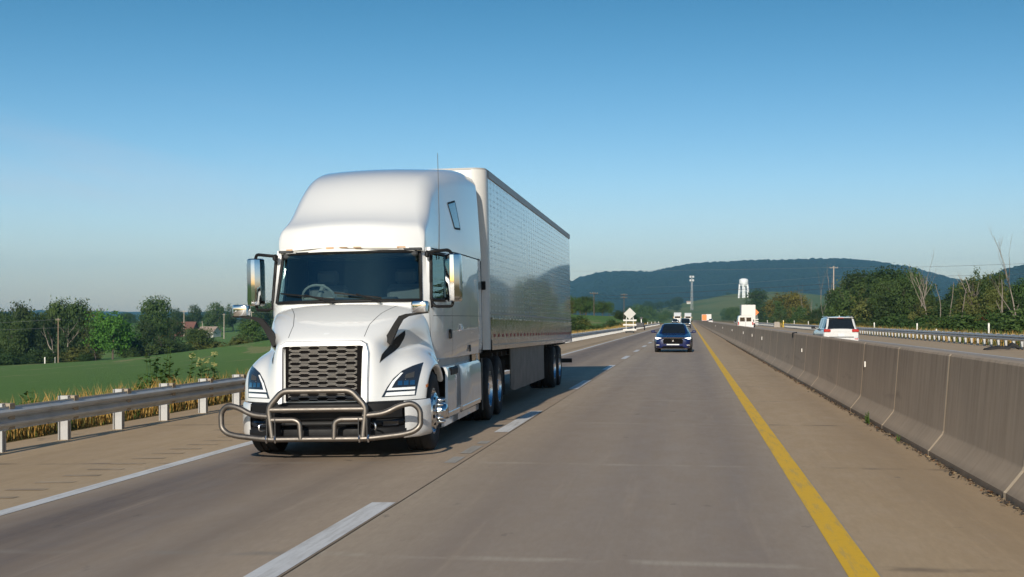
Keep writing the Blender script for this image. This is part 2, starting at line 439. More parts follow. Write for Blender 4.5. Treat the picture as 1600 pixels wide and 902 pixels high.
# --- bull bar
bb = bpy.data.objects.new('bull_bar', None); COL.objects.link(bb); bb.parent = tr; bb.location = (0,0,0)
def by(x): return -.20 + .24*max(0, abs(x)-.5)**1.4
def bar(pts, r=.034, f=.1): 
    q = [(x, by(x)+(d[0] if d else 0), z) for x, z, *d in pts]
    m = MB(); m.tube(fillet(q, f, 5), r, 12); return m
loop = [(1.0,.325),(1.13,.355),(1.205,.42),(1.205,.61),(1.12,.69),(.97,.665),(.80,.575),(.55,.555)]
full = [(-x, z) for x, z in loop[::-1]] + [(-.55,.285),(.55,.285)] + loop
low = [(-x, z) for x, z in loop[::-1]] + [(-.6,.287),(.6,.287)] + loop
bar(low).build('lower_tube', M['brushed'], bb, 60)
bar([(-.545,.31),(-.585,.66),(-.41,.855),(.41,.855),(.585,.66),(.545,.31)], .038, .07).build('hoop', M['brushed'], bb, 60)
bar([(-.57,.635),(.57,.635)], .035).build('cross_bar', M['brushed'], bb, 60)
for s in (1, -1):
    bar([(s*.56,.515),(s*.27,.515),(s*.21,.48),(s*.20,.29)], .033, .09).build('inner_hoop', M['brushed'], bb, 60)
    for xx in (.50,.60): m = MB(); m.box((s*xx, -.12, .41), (.012, .22, .24)); m.build('bracket', M['frame'], bb, 0)
    for xx in (.505,.61): m = MB(); m.tube([(s*xx,-.21,.25),(s*xx,-.245,.29),(s*xx,-.21,.33)], .012, 6); m.build('clamp', M['alu'], bb, 40)
    m = MB(); m.tube(fillet([(s*.63,-.15,.46),(s*.70,-.2,.46),(s*.70,-.2,.39),(s*.63,-.15,.39)],.03), .011, 6); m.build('tow_shackle', M['alu'], bb, 40)
# --- cab shell: rings at rising heights, holes left for the screen and the door windows
def hwid(y): return interp(y, (1.55,2.2,2.9,3.6,5.8), (1.04,1.10,1.165,1.205,1.22))
ZL = [1.14,1.30,1.60,1.85,1.93,2.2,2.45,2.555,2.63]
def cab_half(z):
    yF = interp(z, (1.14,1.9,2.63), (1.22,1.25,1.50)); lean = interp(z, (1.9,2.63), (0,.045))
    xa = .975-lean
    if z < 1.86: xa = .97
    tuck = interp(z, (1.14,1.3), (.02,0))
    out = [(0,yF),(.33*xa,yF+.02),(.62*xa,yF+.085),(.86*xa,yF+.20),(.985*xa,yF+.32),(xa+.045,yF+.41)]
    yw0 = interp(z, (1.9,2.63), (1.72,1.90)); yw1 = interp(z, (1.9, 2.2, 2.63), (2.50,2.68,2.68))
    for y in (yw0, yw1, 2.9, 3.4, 4.35, 5.2, 5.62): out.append((hwid(y)-lean*interp(y, (1.7,3.5),(.9,.2))-tuck, y))
    out.append((1.18-tuck, 5.70)); out.append((.6, 5.72)); out.append((0, 5.72)); return out
shell = MB(); inner = []
rings = []
for z in ZL:
    h = cab_half(z); rings.append([(x, y, z) for x, y in h] + [(-x, y, z) for x, y in h[-2:0:-1]])
ids = [[shell.vert(p) for p in r] for r in rings]; n = len(ids[0]); nh = len(cab_half(2))
for a in range(len(ZL)-1):
    for b in range(n):
        c = (b+1) % n
        hb_ = b if b < nh-1 else n-1-b      # half-ring segment index
        if 4 <= a <= 6 and hb_ <= 3: continue        # windscreen opening
        if 4 <= a <= 6 and hb_ == 6: continue        # door window opening
        shell.face((ids[a][b], ids[a][c], ids[a+1][c], ids[a+1][b]))
shell.face(ids[0]); shell.face(ids[-1])
cab = shell.build('cab', M['white'], tr, 28)
cb = evalbvh(cab)
# windscreen
def scr(z, off=0.):
    h = cab_half(z)[:5]; pts = crom([(x, y-off) for x, y in h], 5)
    return [(-x, y, z) for x, y in pts[::-1][:-1]] + [(x, y, z) for x, y in pts]
g = MB(); g.grid([scr(z, .012) for z in np.linspace(1.915, 2.575, 12)]); scrn = g.build('windscreen', M['screen'], tr, 0)
top, bot = scr(2.568, .02), scr(1.925, .02)
lft = [scr(z, .02)[0] for z in np.linspace(1.925, 2.568, 10)]; rgt = [scr(z, .02)[-1] for z in np.linspace(1.925, 2.568, 10)]
loopp = bot + rgt[1:-1] + top[::-1] + lft[::-1][1:-1]
def rnd(L, r=.11):
    return L
k = MB(); k.tube([Vector(p) for p in loopp], .021, 6, closed=True); k.build('screen_gasket', M['black'], tr, 60)
# inside corners of the gasket
for side in (0, -1):
    for z, dz in ((1.93, 1), (2.563, -1)):
        k = MB(); s_ = scr(z, .016); a = Vector(s_[side]); b_ = Vector(s_[2 if side == 0 else -3]); c_ = Vector(scr(z+dz*.10, .016)[side])
        k.poly([a, a.lerp(b_,.45), (a*.5+b_*.2+c_*.3), c_]); k.build('gasket_corner', M['black'], tr, 0)
# door windows, their frames and the quarter mirrors
for s in (1, -1):
    def sw(z, o=.0):
        h = cab_half(z); return Vector((s*(h[6][0]+o), h[6][1], z)), Vector((s*(h[7][0]+o), h[7][1], z))
    g = MB(); g.grid([list(sw(z, -.006)) for z in np.linspace(1.93, 2.555, 8)]); w = g.build('door_window', M['sideglass'], tr, 0)
    zz = np.linspace(1.93, 2.555, 8)
    lp = [sw(z, .008)[0] for z in zz] + [sw(z, .008)[1] for z in zz[::-1]]
    g = MB(); g.tube(fillet(lp+[lp[0]], .05, 3), .024, 6); g.build('window_frame', M['black'], w, 60)
    # panel gaps of the door and the sleeper
    def sd(p): return Vector((3*s, p[0], p[1]))
    for pts in ([(1.70,1.16),(1.70,1.9)], [(2.87,1.16),(2.87,2.6)], [(4.35,1.16),(4.35,2.0)], [(1.7,1.72),(5.68,1.72)]):
        st = strip_on(cb, pts, (-s,0,0), sd, .007, .0015); st.build('panel_gap', M['grey'], tr, 0)
    # door handle
    h = MB(); h.box((s*(hwid(2.72)+.012), 2.70, 1.47), (.03,.11,.13), ch=.01); h.build('door_handle', M['black'], tr, 0)
    h = MB(); h.box((s*(hwid(4.3)+.008), 4.22, 1.24), (.015,.12,.10), ch=.006); h.build('sleeper_latch', M['grey'], tr, 0)
    # sleeper quarter glass behind the mirror
    g = MB(); q = [(2.98,2.08),(3.75,2.20),(3.75,2.5),(3.02,2.53)]
    pp = patch(cb, q, (-s,0,0), sd, .006); pp.build('quarter_window', M['sleeperglass'], tr, 0)
# interior
dp = [(x*.94, y+.05) for x, y in cab_half(1.9)[:6]]; dp = dp + [(.95,1.95)]; dp = dp + [(-x, y) for x, y in dp[::-1] if x > 0]
it = MB(); it.prism(dp, 'Z', 1.72, 1.90); it.box((.1,1.86,1.93),(1.0,.22,.10), ch=.03)
inn = it.build('dashboard', M['dashdark'], tr, 0)
it = MB(); it.box((0,3.35,1.95),(2.0,.04,1.2)); it.box((0,2.5,2.60),(1.9,1.7,.03)); it.box((0,1.82,2.545),(1.8,.3,.08), ch=.02)
it.build('cab_lining', M['dashdark'], tr, 0)
for s in (1, -1):
    it = MB(); it.box((s*.55,2.75,1.75),(.55,.14,.85), ch=.05); it.box((s*.55,2.72,2.28),(.3,.1,.2), ch=.04); it.box((s*.55,2.5,1.5),(.55,.5,.15), ch=.05)
    it.build('seat', M['seatgrey'], tr, 40)
sw_ = MB(); cth = Matrix.Translation((-.50,1.98,1.98)) @ Matrix.Rotation(R(-55),4,'X')
sw_.tube([cth @ Vector((.22*math.cos(a),.22*math.sin(a),0)) for a in np.linspace(0,2*math.pi,25)[:-1]], .017, 6, closed=True)
sw_.tube([cth @ Vector((-.2,0,0)), cth @ Vector((.2,0,0))], .02, 6); sw_.tube([cth @ Vector((0,0,0)), cth @ Vector((0,0,.3))], .04, 6)
sw_.build('steering_wheel', M['headliner'], tr, 40)
# wipers
for x0, x1 in ((-.10,-.86),(.52,-.12)):
    pz = lambda x: min(scr(1.955,.045), key=lambda p: abs(p[0]-x))
    w = MB(); P = [pz(lerp(x0,x1,t)) for t in np.linspace(0,1,7)]
    w.tube([Vector(p)+Vector((0,0,.015*i*(1 if x0<0 else .9))) for i, p in enumerate(P)], .011, 5)
    w.tube([Vector(P[3])+Vector((0,-.02,.06)), Vector(P[0])+Vector((0,-.03,-.05))], .012, 5)
    w.build('wiper', M['black'], tr, 0)
# --- roof fairing
FY = (1.400,1.403,1.41,1.43,1.47,1.55,1.68,1.85,2.05,2.3,2.6,2.9,3.25,3.7,4.3,5.0,5.72)
FT = (2.605,2.69,2.77,2.835,2.89,2.94,3.00,3.09,3.23,3.42,3.60,3.715,3.795,3.865,3.93,3.99,4.02)
FH = (.955,.972,.98,.985,.988,.99,.992,.994,.996,1.0,1.01,1.03,1.055,1.10,1.15,1.19,1.215)
FR = (.008,.03,.05,.07,.09,.11,.13,.16,.19,.22,.25,.26,.27,.27,.27,.27,.27)
def smo(y, X_, Y_):
    w = .30*sstep(1.45, 2.3, y)
    return sum(interp(y+w*k/4, X_, Y_)*(1-abs(k)/5) for k in range(-4, 5))/5
def fsec(y):
    zt, hw, rr = smo(y, FY, FT), smo(y, FY, FH), smo(y, FY, FR)
    z0 = interp(y, (1.4,1.7,2.2), (2.572,2.572,2.60))
    half = [(0, zt+.025), (.25*hw, zt+.022), (.5*hw, zt+.012)]
    tw = interp(y, (1.4,1.9,2.6,3.2,4.5,5.72), (.0,.03,.075,.09,.08,.06))   # the sides lean in towards the top
    xt = hw-tw
    for a in np.linspace(90, 0, 8): half.append((xt-rr+rr*math.cos(R(a))*1., zt-rr+rr*math.sin(R(a))))
    for t in (.25,.5,.75,.92): half.append((lerp(xt, hw, t**.8), lerp(zt-rr, z0, t)))
    half.append((hw-.008, z0)); half.append((hw*.8, z0+.002)); half.append((.3, z0+.002))
    pl = interp(y, (1.4,2.0,3.2,4.5), (.36,.34,.16,0))
    def yy(x): return y + pl*(abs(x)/.97)**2.4
    R_ = [(x, yy(x), z) for x, z in half]
    return R_ + [(-x, y_, z) for x, y_, z in R_[::-1] if x > 1e-6]
fm = MB(); ys = [1.4,1.4015,1.403,1.406,1.41,1.42,1.43,1.45,1.47,1.51,1.55,1.6,1.65] + list(np.linspace(1.70,5.72,44))
ids = fm.grid([fsec(y) for y in ys], closed=True); fm.face(ids[0]); fm.face(ids[-1])
fair = fm.build('roof_fairing', M['white'], tr, 40); fb = evalbvh(fair)
for x in (-.80,-.20,-.02,.16,.70):
    q = patch(fb, [(x-.05,2.612),(x-.05,2.632),(x+.05,2.632),(x+.05,2.612)], (0,1,0), fwd, .008); q.build('marker_lamp', M['marker'], tr, 0)
for s in (1, -1):
    def sd(p): return Vector((3*s, p[0], p[1]))
    q = patch(fb, [(3.62,3.34),(4.0,3.40),(4.15,3.03),(3.86,3.02)], (-s,0,0), sd, .006); q.build('fairing_window', M['sleeperglass'], tr, 0)
    st = strip_on(fb, [(3.60,3.35),(4.01,3.415),(4.17,3.015),(3.85,3.005),(3.60,3.35)], (-s,0,0), sd, .03, .005); st.build('window_seal', M['black'], tr, 0)
    st = strip_on(cb, [(1.95,2.612),(5.68,2.612)], (-s,0,0), sd, .016, .004); st.build('roof_seam', M['black'], tr, 0)
ol = [(x, z) for x, y, z in fsec(5.72)[:14]]; ol = ol + [(1.215, 2.6), (1.215, 1.16)]; ol = ol + [(-x, z) for x, z in ol[::-1] if x > 1e-6]
g = MB(); g.grid([[(x*.992, 5.724, z) for x, z in ol], [(x*.975, 5.93, z-.02) for x, z in ol], [(x*.955, 5.93, z-.04) for x, z in ol], [(x*.955, 5.724, z-.04) for x, z in ol]]); g.build('rear_extender', M['black'], tr, 40)
an = MB(); an.tube([(1.09,2.25,2.48),(1.10,2.28,3.0),(1.09,2.32,3.92)], [.008,.006,.004], 5); an.build('aerial', M['grey'], tr, 0)
# --- mirrors
for s in (1, -1):
    mr = bpy.data.objects.new('side_mirror', None); COL.objects.link(mr); mr.parent = tr
    hs = MB(); rows = []
    for z, k_ in ((1.90,.80),(1.915,.93),(1.98,1),(2.25,1),(2.44,1),(2.515,.95),(2.53,.80)):
        t_ = (z-2.2)/.3
        wd, dp = .115*k_, .105*k_
        cx, cy = 1.335, 1.86
        prof = [(-wd,.06),(-wd,-.01),(-wd*.75,-dp*.62),(-wd*.2,-dp),(wd*.25,-dp*.98),(wd*.82,-dp*.55),(wd,-.01),(wd,.06)]
        rows.append([(s*(cx+x+ (0.0)), cy+y, z) for x, y in prof])
    ids = hs.grid(rows, closed=True); hs.face(ids[0]); hs.face(ids[-1])
    hs.build('mirror_shell', M['chrome'], mr, 30)
    g = MB(); g.box((s*1.335,1.925,2.215),(.20,.012,.56), ch=.005); g.build('mirror_glass', M['chrome'], mr, 0)
    g = MB(); g.tube(fillet([(s*1.02,1.72,2.55),(s*1.12,1.70,2.56),(s*1.30,1.82,2.585),(s*1.335,1.86,2.50)], .06), .021, 8)
    g.build('mirror_arm', M['black'], mr, 40); g = MB(); g.tube(fillet([(s*1.05,1.78,1.93),(s*1.10,1.75,1.84),(s*1.32,1.86,1.84),(s*1.33,1.87,1.92)], .05), .020, 8)
    g.build('mirror_arm', M['black'], mr, 40)
    for q_ in (((s*1.05,1.77,1.90),(.06,.10,.16)),((s*1.02,1.74,2.53),(.06,.10,.09))): g = MB(); g.box(*q_, ch=.02); g.build('arm_mount', M['black'], mr, 0)
    hm = bpy.data.objects.new('hood_mirror', None); COL.objects.link(hm); hm.parent = tr
    g = MB(); rows = []
    for z, k_ in ((1.755,.9),(1.765,1),(1.86,1.02),(1.885,.97),(1.895,.85)):
        c_, d_ = 1.125, .52
        rows.append([(s*(c_+x*k_), d_+y*k_, z) for x, y in ((-.105,.06),(-.105,-.01),(-.085,-.04),(0,-.055),(.075,-.045),(.102,-.01),(.102,.06))])
    ids = g.grid(rows, closed=True); g.face(ids[0]); g.face(ids[-1]); g.build('mirror_shell', M['chrome'], hm, 35)
    g = MB(); P = [(.70,.62,1.40),(.74,.61,1.47),(.82,.585,1.61),(.88,.57,1.695),(.96,.55,1.727),(1.10,.53,1.745),(1.225,.53,1.753)]
    W_ = [(.055,.115),(.045,.10),(.035,.085),(.032,.075),(.022,.06),(.015,.05),(.010,.04)]
    rows = []
    for (x, y, z), (a_, b_) in zip(P, W_):
        rows.append([(s*(x-a_*.7), y-b_*.5, z+a_*.7), (s*(x+a_*.7), y-b_*.5, z-a_*.7), (s*(x+a_*.7), y+b_*.5, z-a_*.7), (s*(x-a_*.7), y+b_*.5, z+a_*.7)])
    ids = g.grid(rows, closed=True); g.face(ids[0]); g.face(ids[-1]); g.build('mirror_arm', M['black'], hm, 40)
# --- lower side: skirts, step, tank covers
for s in (1, -1):
    k = MB()
    xo = 1.20
    prof = [(1.12,.23),(1.165,.25),(1.165,.36),(1.215,.40),(1.215,.97),(1.19,1.03),(1.10,1.05)]
    rows = []
    for y, dx in ((1.93,-.03),(1.96,0),(2.6,0),(3.2,0),(3.24,-.014),(3.28,0),(4.4,.0),(5.42,.0),(5.46,-.03)):
        rows.append([(s*(x+dx), y + (0.08 if (z > .9 and y < 2) else 0), z) for x, z in prof])
    ids = k.grid(rows); k.build('side_fairing', M['white'], tr, 30)
    k = MB(); k.box((s*1.19, 2.58, .965), (.08,.62,.11), ch=.02); k.build('step', M['black'], tr, 0)
    for yc, ln in ((2.55,1.05),(4.3,2.0)): k = MB(); k.box((s*1.16, yc, .40), (.12,ln,.10), ch=.02); k.build('step_tread', M['polished'], tr, 30)
    k = MB(); k.box((s*1.205, 5.55, .64), (.02,.16,.82)); k.build('fairing_flap', M['black'], tr, 0)
    k = MB(); k.box((s*1.08, 3.3, 1.09), (.10,3.0,.10)); k.build('cab_sill', M['boxgrey'], tr, 0)
k = MB()
for s in (1, -1): k.box((s*.45, 4.6, .86), (.09,7.4,.28))
k.box((0,6.0,1.02),(1.0,1.2,.08), ch=.02); k.box((0,1.3,.5),(1.9,.13,.14)); k.box((0,6.45,.5),(1.9,.16,.2)); k.box((0,7.72,.5),(1.9,.16,.2)); k.box((0,1.0,.85),(1.2,1.4,.7), ch=.05)
k.box((0,5.35,.85),(2.3,.4,.5)); k.build('chassis', M['frame'], tr, 0)
k = MB(); k.box((0,5.72,1.02),(2.30,.03,.22)); nb = k.build('number_board', M['frame'], tr, 0)
for s in (1, -1):
    wheel(tr, s*1.135, 1.30, .505, .30, s, 'front')
    wheel(tr, s*1.225, 6.45, .515, .27, s, 'dual'); wheel(tr, s*1.225, 7.74, .515, .27, s, 'dual')
    # dark wheel well
    a = MB(); A = [(1.30+.60*math.cos(t), .52+.58*math.sin(t)) for t in np.linspace(-.2, math.pi+.2, 16)]
    a.grid([[(s*.55, y, z) for y, z in A], [(s*1.12, y, z) for y, z in A]]); a.build('wheel_well', M['frame'], tr, 40)
    a = MB(); A = [(7.74+.56*math.cos(t), .53+.56*math.sin(t)) for t in np.linspace(-.5, 1.4, 8)]
    a.box((s*.95, 8.42, .62),(.6,.012,.62)); a.build('mud_flap', M['rubber'], tr, 0)
# fleet number showing under the sleeper edge
def lettering(name, body, size, mat, parent, loc, rot, align='CENTER', ext=.002):
    cu = bpy.data.curves.new(name, 'FONT'); cu.body = body; cu.size = size; cu.align_x = align; cu.align_y = 'CENTER'; cu.extrude = ext
    o = bpy.data.objects.new(name+'_curve', cu); COL.objects.link(o); dg = bpy.context.evaluated_depsgraph_get(); dg.update()
    me = bpy.data.meshes.new_from_object(o.evaluated_get(dg)); bpy.data.objects.remove(o); me.materials.clear(); me.materials.append(mat)
    o = bpy.data.objects.new(name, me); COL.objects.link(o); o.parent = parent; o.location = loc; o.rotation_euler = rot
    return o
b_ = MB(); b_.box((1.16, 5.18, 1.075), (.02, .86, .12)); pb = b_.build('number_panel', M['gloss_black'], tr, 0)
lettering('fleet_number', '208', .15, M['drl'], pb, (1.1725, 5.30, 1.07), (R(90), 0, R(90)))
# ------------------------------------------------------------------ trailer
LX0, LX1, YF, YB = -5.84, -3.24, 21.72, 37.35
tl = thing('semi_trailer', 'long white box semi trailer coupled behind the white tractor', 'trailer', ((LX0+LX1)/2, YF, -.045))
tl.rotation_euler = (0, R(-1.15), 0)
HW, LN = (LX1-LX0)/2, YB-YF
mt, t = newmat('trailer_panel')
v = t.coord('Object'); xyz = t.xyz(v)
fy = t.math('FRACT', t.math('DIVIDE', xyz[1], .42)); fz = t.math('FRACT', t.math('DIVIDE', xyz[2], .098))
seam = t.band(fy, .5, .035, .02); riv = t.math('MULTIPLY', t.band(fy, .5, .30, .03), t.band(fz, .5, .13, .05))
fn = t.math('MULTIPLY', t.rng(t.noise(t.map(v, (2,3,3)), 2, 3), .35, .6), riv)
cell = t.n('TexWhiteNoise', noise_dimensions='1D'); t.put(cell.inputs['W'], t.math('FLOOR', t.math('DIVIDE', xyz[1], .42)))
tone = t.rng(cell.outputs['Value'], 0, 1, .93, 1.05)
base = t.mix(1., (.66,.68,.69), tone, 'MULTIPLY')
base = t.mix(t.math('MULTIPLY', fn, .20), base, (.20,.22,.24)); base = t.mix(t.math('MULTIPLY', seam, .5), base, (.25,.27,.29))
st = t.rng(t.noise(t.map(v, (1,7,.25)), 1.5, 4), .45, .75, 0, .25); base = t.mix(st, base, (.34,.33,.31))
cell2 = t.n('TexWhiteNoise', noise_dimensions='1D'); t.put(cell2.inputs['W'], t.math('FLOOR', t.math('DIVIDE', t.math('ADD', xyz[1], t.math('MULTIPLY', t.noise(v, .4, 1), .1)), .21)))
tilt = t.math('MULTIPLY', t.math('MULTIPLY', xyz[2], t.math('SUBTRACT', cell2.outputs['Value'], .5)), .006)
hgt = t.math('ADD', tilt, t.math('ADD', t.math('MULTIPLY', fn, .0006), t.math('MULTIPLY', t.noise(t.map(v,(1,2.4,.8)), 1.3, 2), .006)))
bm_ = t.bump(hgt, 1., 1.)
ct = t.math('SUBTRACT', 1., t.math('ADD', t.math('MULTIPLY', fn, .2), t.math('MULTIPLY', seam, .5)), clamp=True)
t.pbr(base, t.rng(fn, 0, 1, .24, .6), .1, bm_, coat=ct, coat_r=.05)
M['trailer'] = mt
body = MB()
rc = .22; plan_ = []
for a in np.linspace(180, 270, 9): plan_.append((-HW+rc+rc*math.cos(R(a)), rc+rc*math.sin(R(a))))
for a in np.linspace(270, 360, 9): plan_.append((HW-rc+rc*math.cos(R(a)), rc+rc*math.sin(R(a))))
plan_ += [(HW, LN), (-HW, LN)]
def zt_(y): return 4.12 - .115*y/LN
def zb_(y): return 1.20 - .115*y/LN
rows = [[(x, y, zb_(y)+dz if dz is not None else zt_(y)) for x, y in plan_] for dz in (0, None)]
ids = body.grid(rows, closed=True); body.face(ids[0]); body.face(ids[1])
tb = body.build('box', M['trailer'], tl, 30)
# front corners painted plain white
for s in (1, -1):
    cpts = [(s*(HW-rc+(rc+.006)*math.sin(R(a))), rc-(rc+.006)*math.cos(R(a))) for a in np.linspace(0, 90, 10)] + [(s*(HW+.006), rc+.14)]
    c = MB(); c.grid([[(x, y, zb_(y)-.03) for x, y in cpts], [(x, y, zt_(y)+.006) for x, y in cpts]]); c.build('corner_post', M['silver'] if False else M['boxwhite'], tl, 30)
    # rails
    def rail(z0, z1, o, name, m, zf):
        c = MB(); c.grid([[(s*(HW+.001), rc+.1, zf(rc)+z0), (s*(HW+.001), LN, zf(LN)+z0)], [(s*(HW+o), rc+.1, zf(rc)+z0), (s*(HW+o), LN, zf(LN)+z0)], [(s*(HW+o), rc+.1, zf(rc)+z1), (s*(HW+o), LN, zf(LN)+z1)], [(s*(HW+.001), rc+.1, zf(rc)+z1), (s*(HW+.001), LN, zf(LN)+z1)]])
        return c.build(name, m, tl, 0)
    rail(-.10, .02, .02, 'top_rail', M['boxgrey'], zt_)
    rail(-.04, .13, .028, 'bottom_rail', M['polished'], zb_)
    rail(.13, .47, .012, 'kick_panel', M['polished'], zb_)
    rail(.475, .50, .03, 'belt_rail', M['alu'], zb_); rail(.56, .585, .014, 'rub_rail', M['boxgrey'], zb_)
    tp = MB(); k_ = 0; y = .62
    while y < LN-.4:
        z = zb_(y)+.20
        tp.box((s*(HW+.0165), y+.11, z), (.007, .17, .055), mi=0)
        y += .52
    tp.build('reflective_tape', plain('tape_red', (.28,.05,.04), .4, var=.1), tl, 0)
    # rivets of the bottom rail
    rv = MB(); y = .5
    while y < LN: rv.box((s*(HW+.031), y, zb_(y)+.045), (.008,.03,.03)); y += .16
    rv.build('rail_rivet', M['boxgrey'], tl, 0).__setitem__('kind', 'stuff')
cap = MB(); cap.grid([[(x*.999, y+.001, zt_(y)+.004) for x, y in plan_], [(x*.999, y+.001, zt_(y)+.035) for x, y in plan_]], closed=True)
cap.poly([(x*.999, y+.001, zt_(y)+.035) for x, y in plan_]); cap.build('roof', M['boxgrey'], tl, 0)
c = MB()
for x in (-.35,.0,.35): c = MB(); c.box((x, -.03, 4.075), (.10,.03,.04)); c.build('marker_lamp', M['amber'], tl, 0)
c = MB(); c.box((HW-.06, -.035, 2.22), (.10,.05,.14), ch=.01); c.build('corner_bracket', M['black'], tl, 0)
# undercarriage
c = MB()
for s in (1,-1): c.box((s*.5, LN/2, 1.0), (.08, LN-1, .22))
for y in np.arange(1.5, LN-.3, .6): c.box((0, y, 1.04), (2.3,.06,.08))
c.box((0, 11.3,.75),(1.0,2.4,.3)); c.box((0,10.95,.52),(2.0,.14,.14)); c.box((0,12.2,.52),(2.0,.14,.14))
c.build('underframe', M['frame'], tl, 0)
for s in (1,-1):
    c = MB(); c.box((s*.85, 2.9, .78), (.12,.12,.75)); c.box((s*.85,2.9,.38),(.28,.28,.04)); c.tube([(s*.85,2.9,.75),(s*1.2,2.9,.75)], .02, 6); c.build('landing_leg', M['frame'], tl, 0)
    c = MB(); y0, y1 = 3.4, 8.85
    c.grid([[(s*1.22, y0, 1.14),(s*1.22, y0+.0, .36)], [(s*1.24, y0+.25, 1.14),(s*1.24, y0+.25, .32)], [(s*1.26, y1, 1.10),(s*1.26, y1, .32)]])
    so = c.build('side_skirt', plain('skirt_grey', (.12,.112,.105), .55, var=.15, vs=1.5), tl, 0); so.modifiers.new('t','SOLIDIFY').thickness = .02
    wheel(tl, s*1.285, 10.95, .505, .27, s, 'dual'); wheel(tl, s*1.285, 12.2, .505, .27, s, 'dual')
    c = MB(); c.box((s*.95, 12.95,.62),(.62,.012,.6)); c.build('mud_flap', M['rubber'], tl, 0)
c = MB(); c.tube([(-1.25,LN+.1,.52),(1.30,LN+.1,.52)], .06, 8); 
for x in (-.6,.6): c.box((x,LN+.05,.8),(.08,.08,.55))
c.build('rear_guard', M['frame'], tl, 0)
# rear doors
for s in (1,-1):
    c = MB(); c.box((s*.64, LN+.012, 2.55), (1.24,.02,2.7)); d_ = c.build('rear_door', M['boxwhite'], tl, 0)
    c = MB(); c.tube([(s*.3,LN+.04,1.2),(s*.3,LN+.04,3.9)], .015, 6); c.build('lock_rod', M['galv'], d_, 0)
for k_ in range(1): pass
# ------------------------------------------------------------------ camera, sky, sun
F, H0, TH = 2100., 1.65, math.atan(277/2100.)
cam = bpy.data.cameras.new('camera'); co = bpy.data.objects.new('camera', cam); COL.objects.link(co)
co.location = (0, 0, H0); co.rotation_euler = (R(90), 0, TH); cam.sensor_width = 36; cam.lens = 36*F/1600; cam.shift_y = 48/1600
cam.clip_start = .1; cam.clip_end = 20000; SC.camera = co
def W(px, zc):
    """ground point seen in pixel column px at depth zc"""
    xc = (px-800)/F*zc
    return (-math.sin(TH)*zc + math.cos(TH)*xc, math.cos(TH)*zc + math.sin(TH)*xc)
SUN_EL, SUN_AZ = R(21.5), R(3.6)
sd = Vector((math.sin(SUN_AZ)*math.cos(SUN_EL), math.cos(SUN_AZ)*math.cos(SUN_EL), -math.sin(SUN_EL)))
sl = bpy.data.lights.new('sun', 'SUN'); sl.energy = 3.9; sl.angle = R(.5); sl.color = (1, .92, .79)
so_ = bpy.data.objects.new('sun', sl); COL.objects.link(so_); so_.rotation_euler = sd.to_track_quat('-Z', 'Y').to_euler(); so_.location = (0, -20, 60)
wd = bpy.data.worlds.new('World'); SC.world = wd; wd.use_nodes = True
t = NT(wd.node_tree)
sky = t.n('TexSky', sky_type='NISHITA', sun_disc=False, sun_elevation=SUN_EL, sun_rotation=R(180)-SUN_AZ, altitude=120, air_density=1.0, dust_density=.7, ozone_density=2.2)
tc = t.coord('Generated'); s3 = t.xyz(tc)
# a thin veil of cirrus low on the left
az = t.n('Math', operation='ARCTAN2'); t.put(az.inputs[0], s3[0]); t.put(az.inputs[1], s3[1])
stretch = t.n('CombineXYZ'); t.put(stretch.inputs[0], t.math('MULTIPLY', az.outputs[0], 2.0)); t.put(stretch.inputs[1], t.math('MULTIPLY', t.math('ADD', s3[2], t.math('MULTIPLY', az.outputs[0], .18)), 16.))
cir = t.math('MULTIPLY', t.rng(t.noise(stretch.outputs[0], 1.2, 5, .6), .45, .75), t.band(s3[2], .095, .03, .05))
cir = t.math('MULTIPLY', cir, t.rng(az.outputs[0], -.22, -.42, 0., .42))
hs = t.n('HueSaturation'); t.put(hs.inputs['Color'], sky.outputs[0]); hs.inputs['Saturation'].default_value = 1.3; t.put(hs.inputs['Value'], t.math('MULTIPLY', t.rng(s3[2], .05, .26, .90, .50), t.rng(s3[2], .0, .10, .80, 1.)))
low = t.mix(t.rng(s3[2], .0, .22, 1., 0.), hs.outputs[0], t.mix(1., hs.outputs[0], (.94,.885,1.05), 'MULTIPLY'))
low = t.mix(t.rng(s3[2], .05, .24, 0., 1.), low, t.mix(1., low, (.62,.94,1.0), 'MULTIPLY'))
col = t.mix(cir, low, (4.6,4.2,4.5))
bg = t.n('Background'); t.put(bg.inputs[0], col); bg.inputs[1].default_value = .118
o = t.n('OutputWorld'); t.nt.links.new(bg.outputs[0], o.inputs[0])
vs_ = SC.view_settings; vs_.view_transform = 'Standard'; vs_.look = 'None'; vs_.exposure = .30; vs_.gamma = 1; vs_.use_curve_mapping = False
SC.cycles.use_denoising = True; SC.cycles.max_bounces = 8; SC.cycles.transparent_max_bounces = 12; SC.cycles.volume_bounces = 1
try: SC.cycles.denoiser = 'OPENIMAGEDENOISE'
except Exception: pass
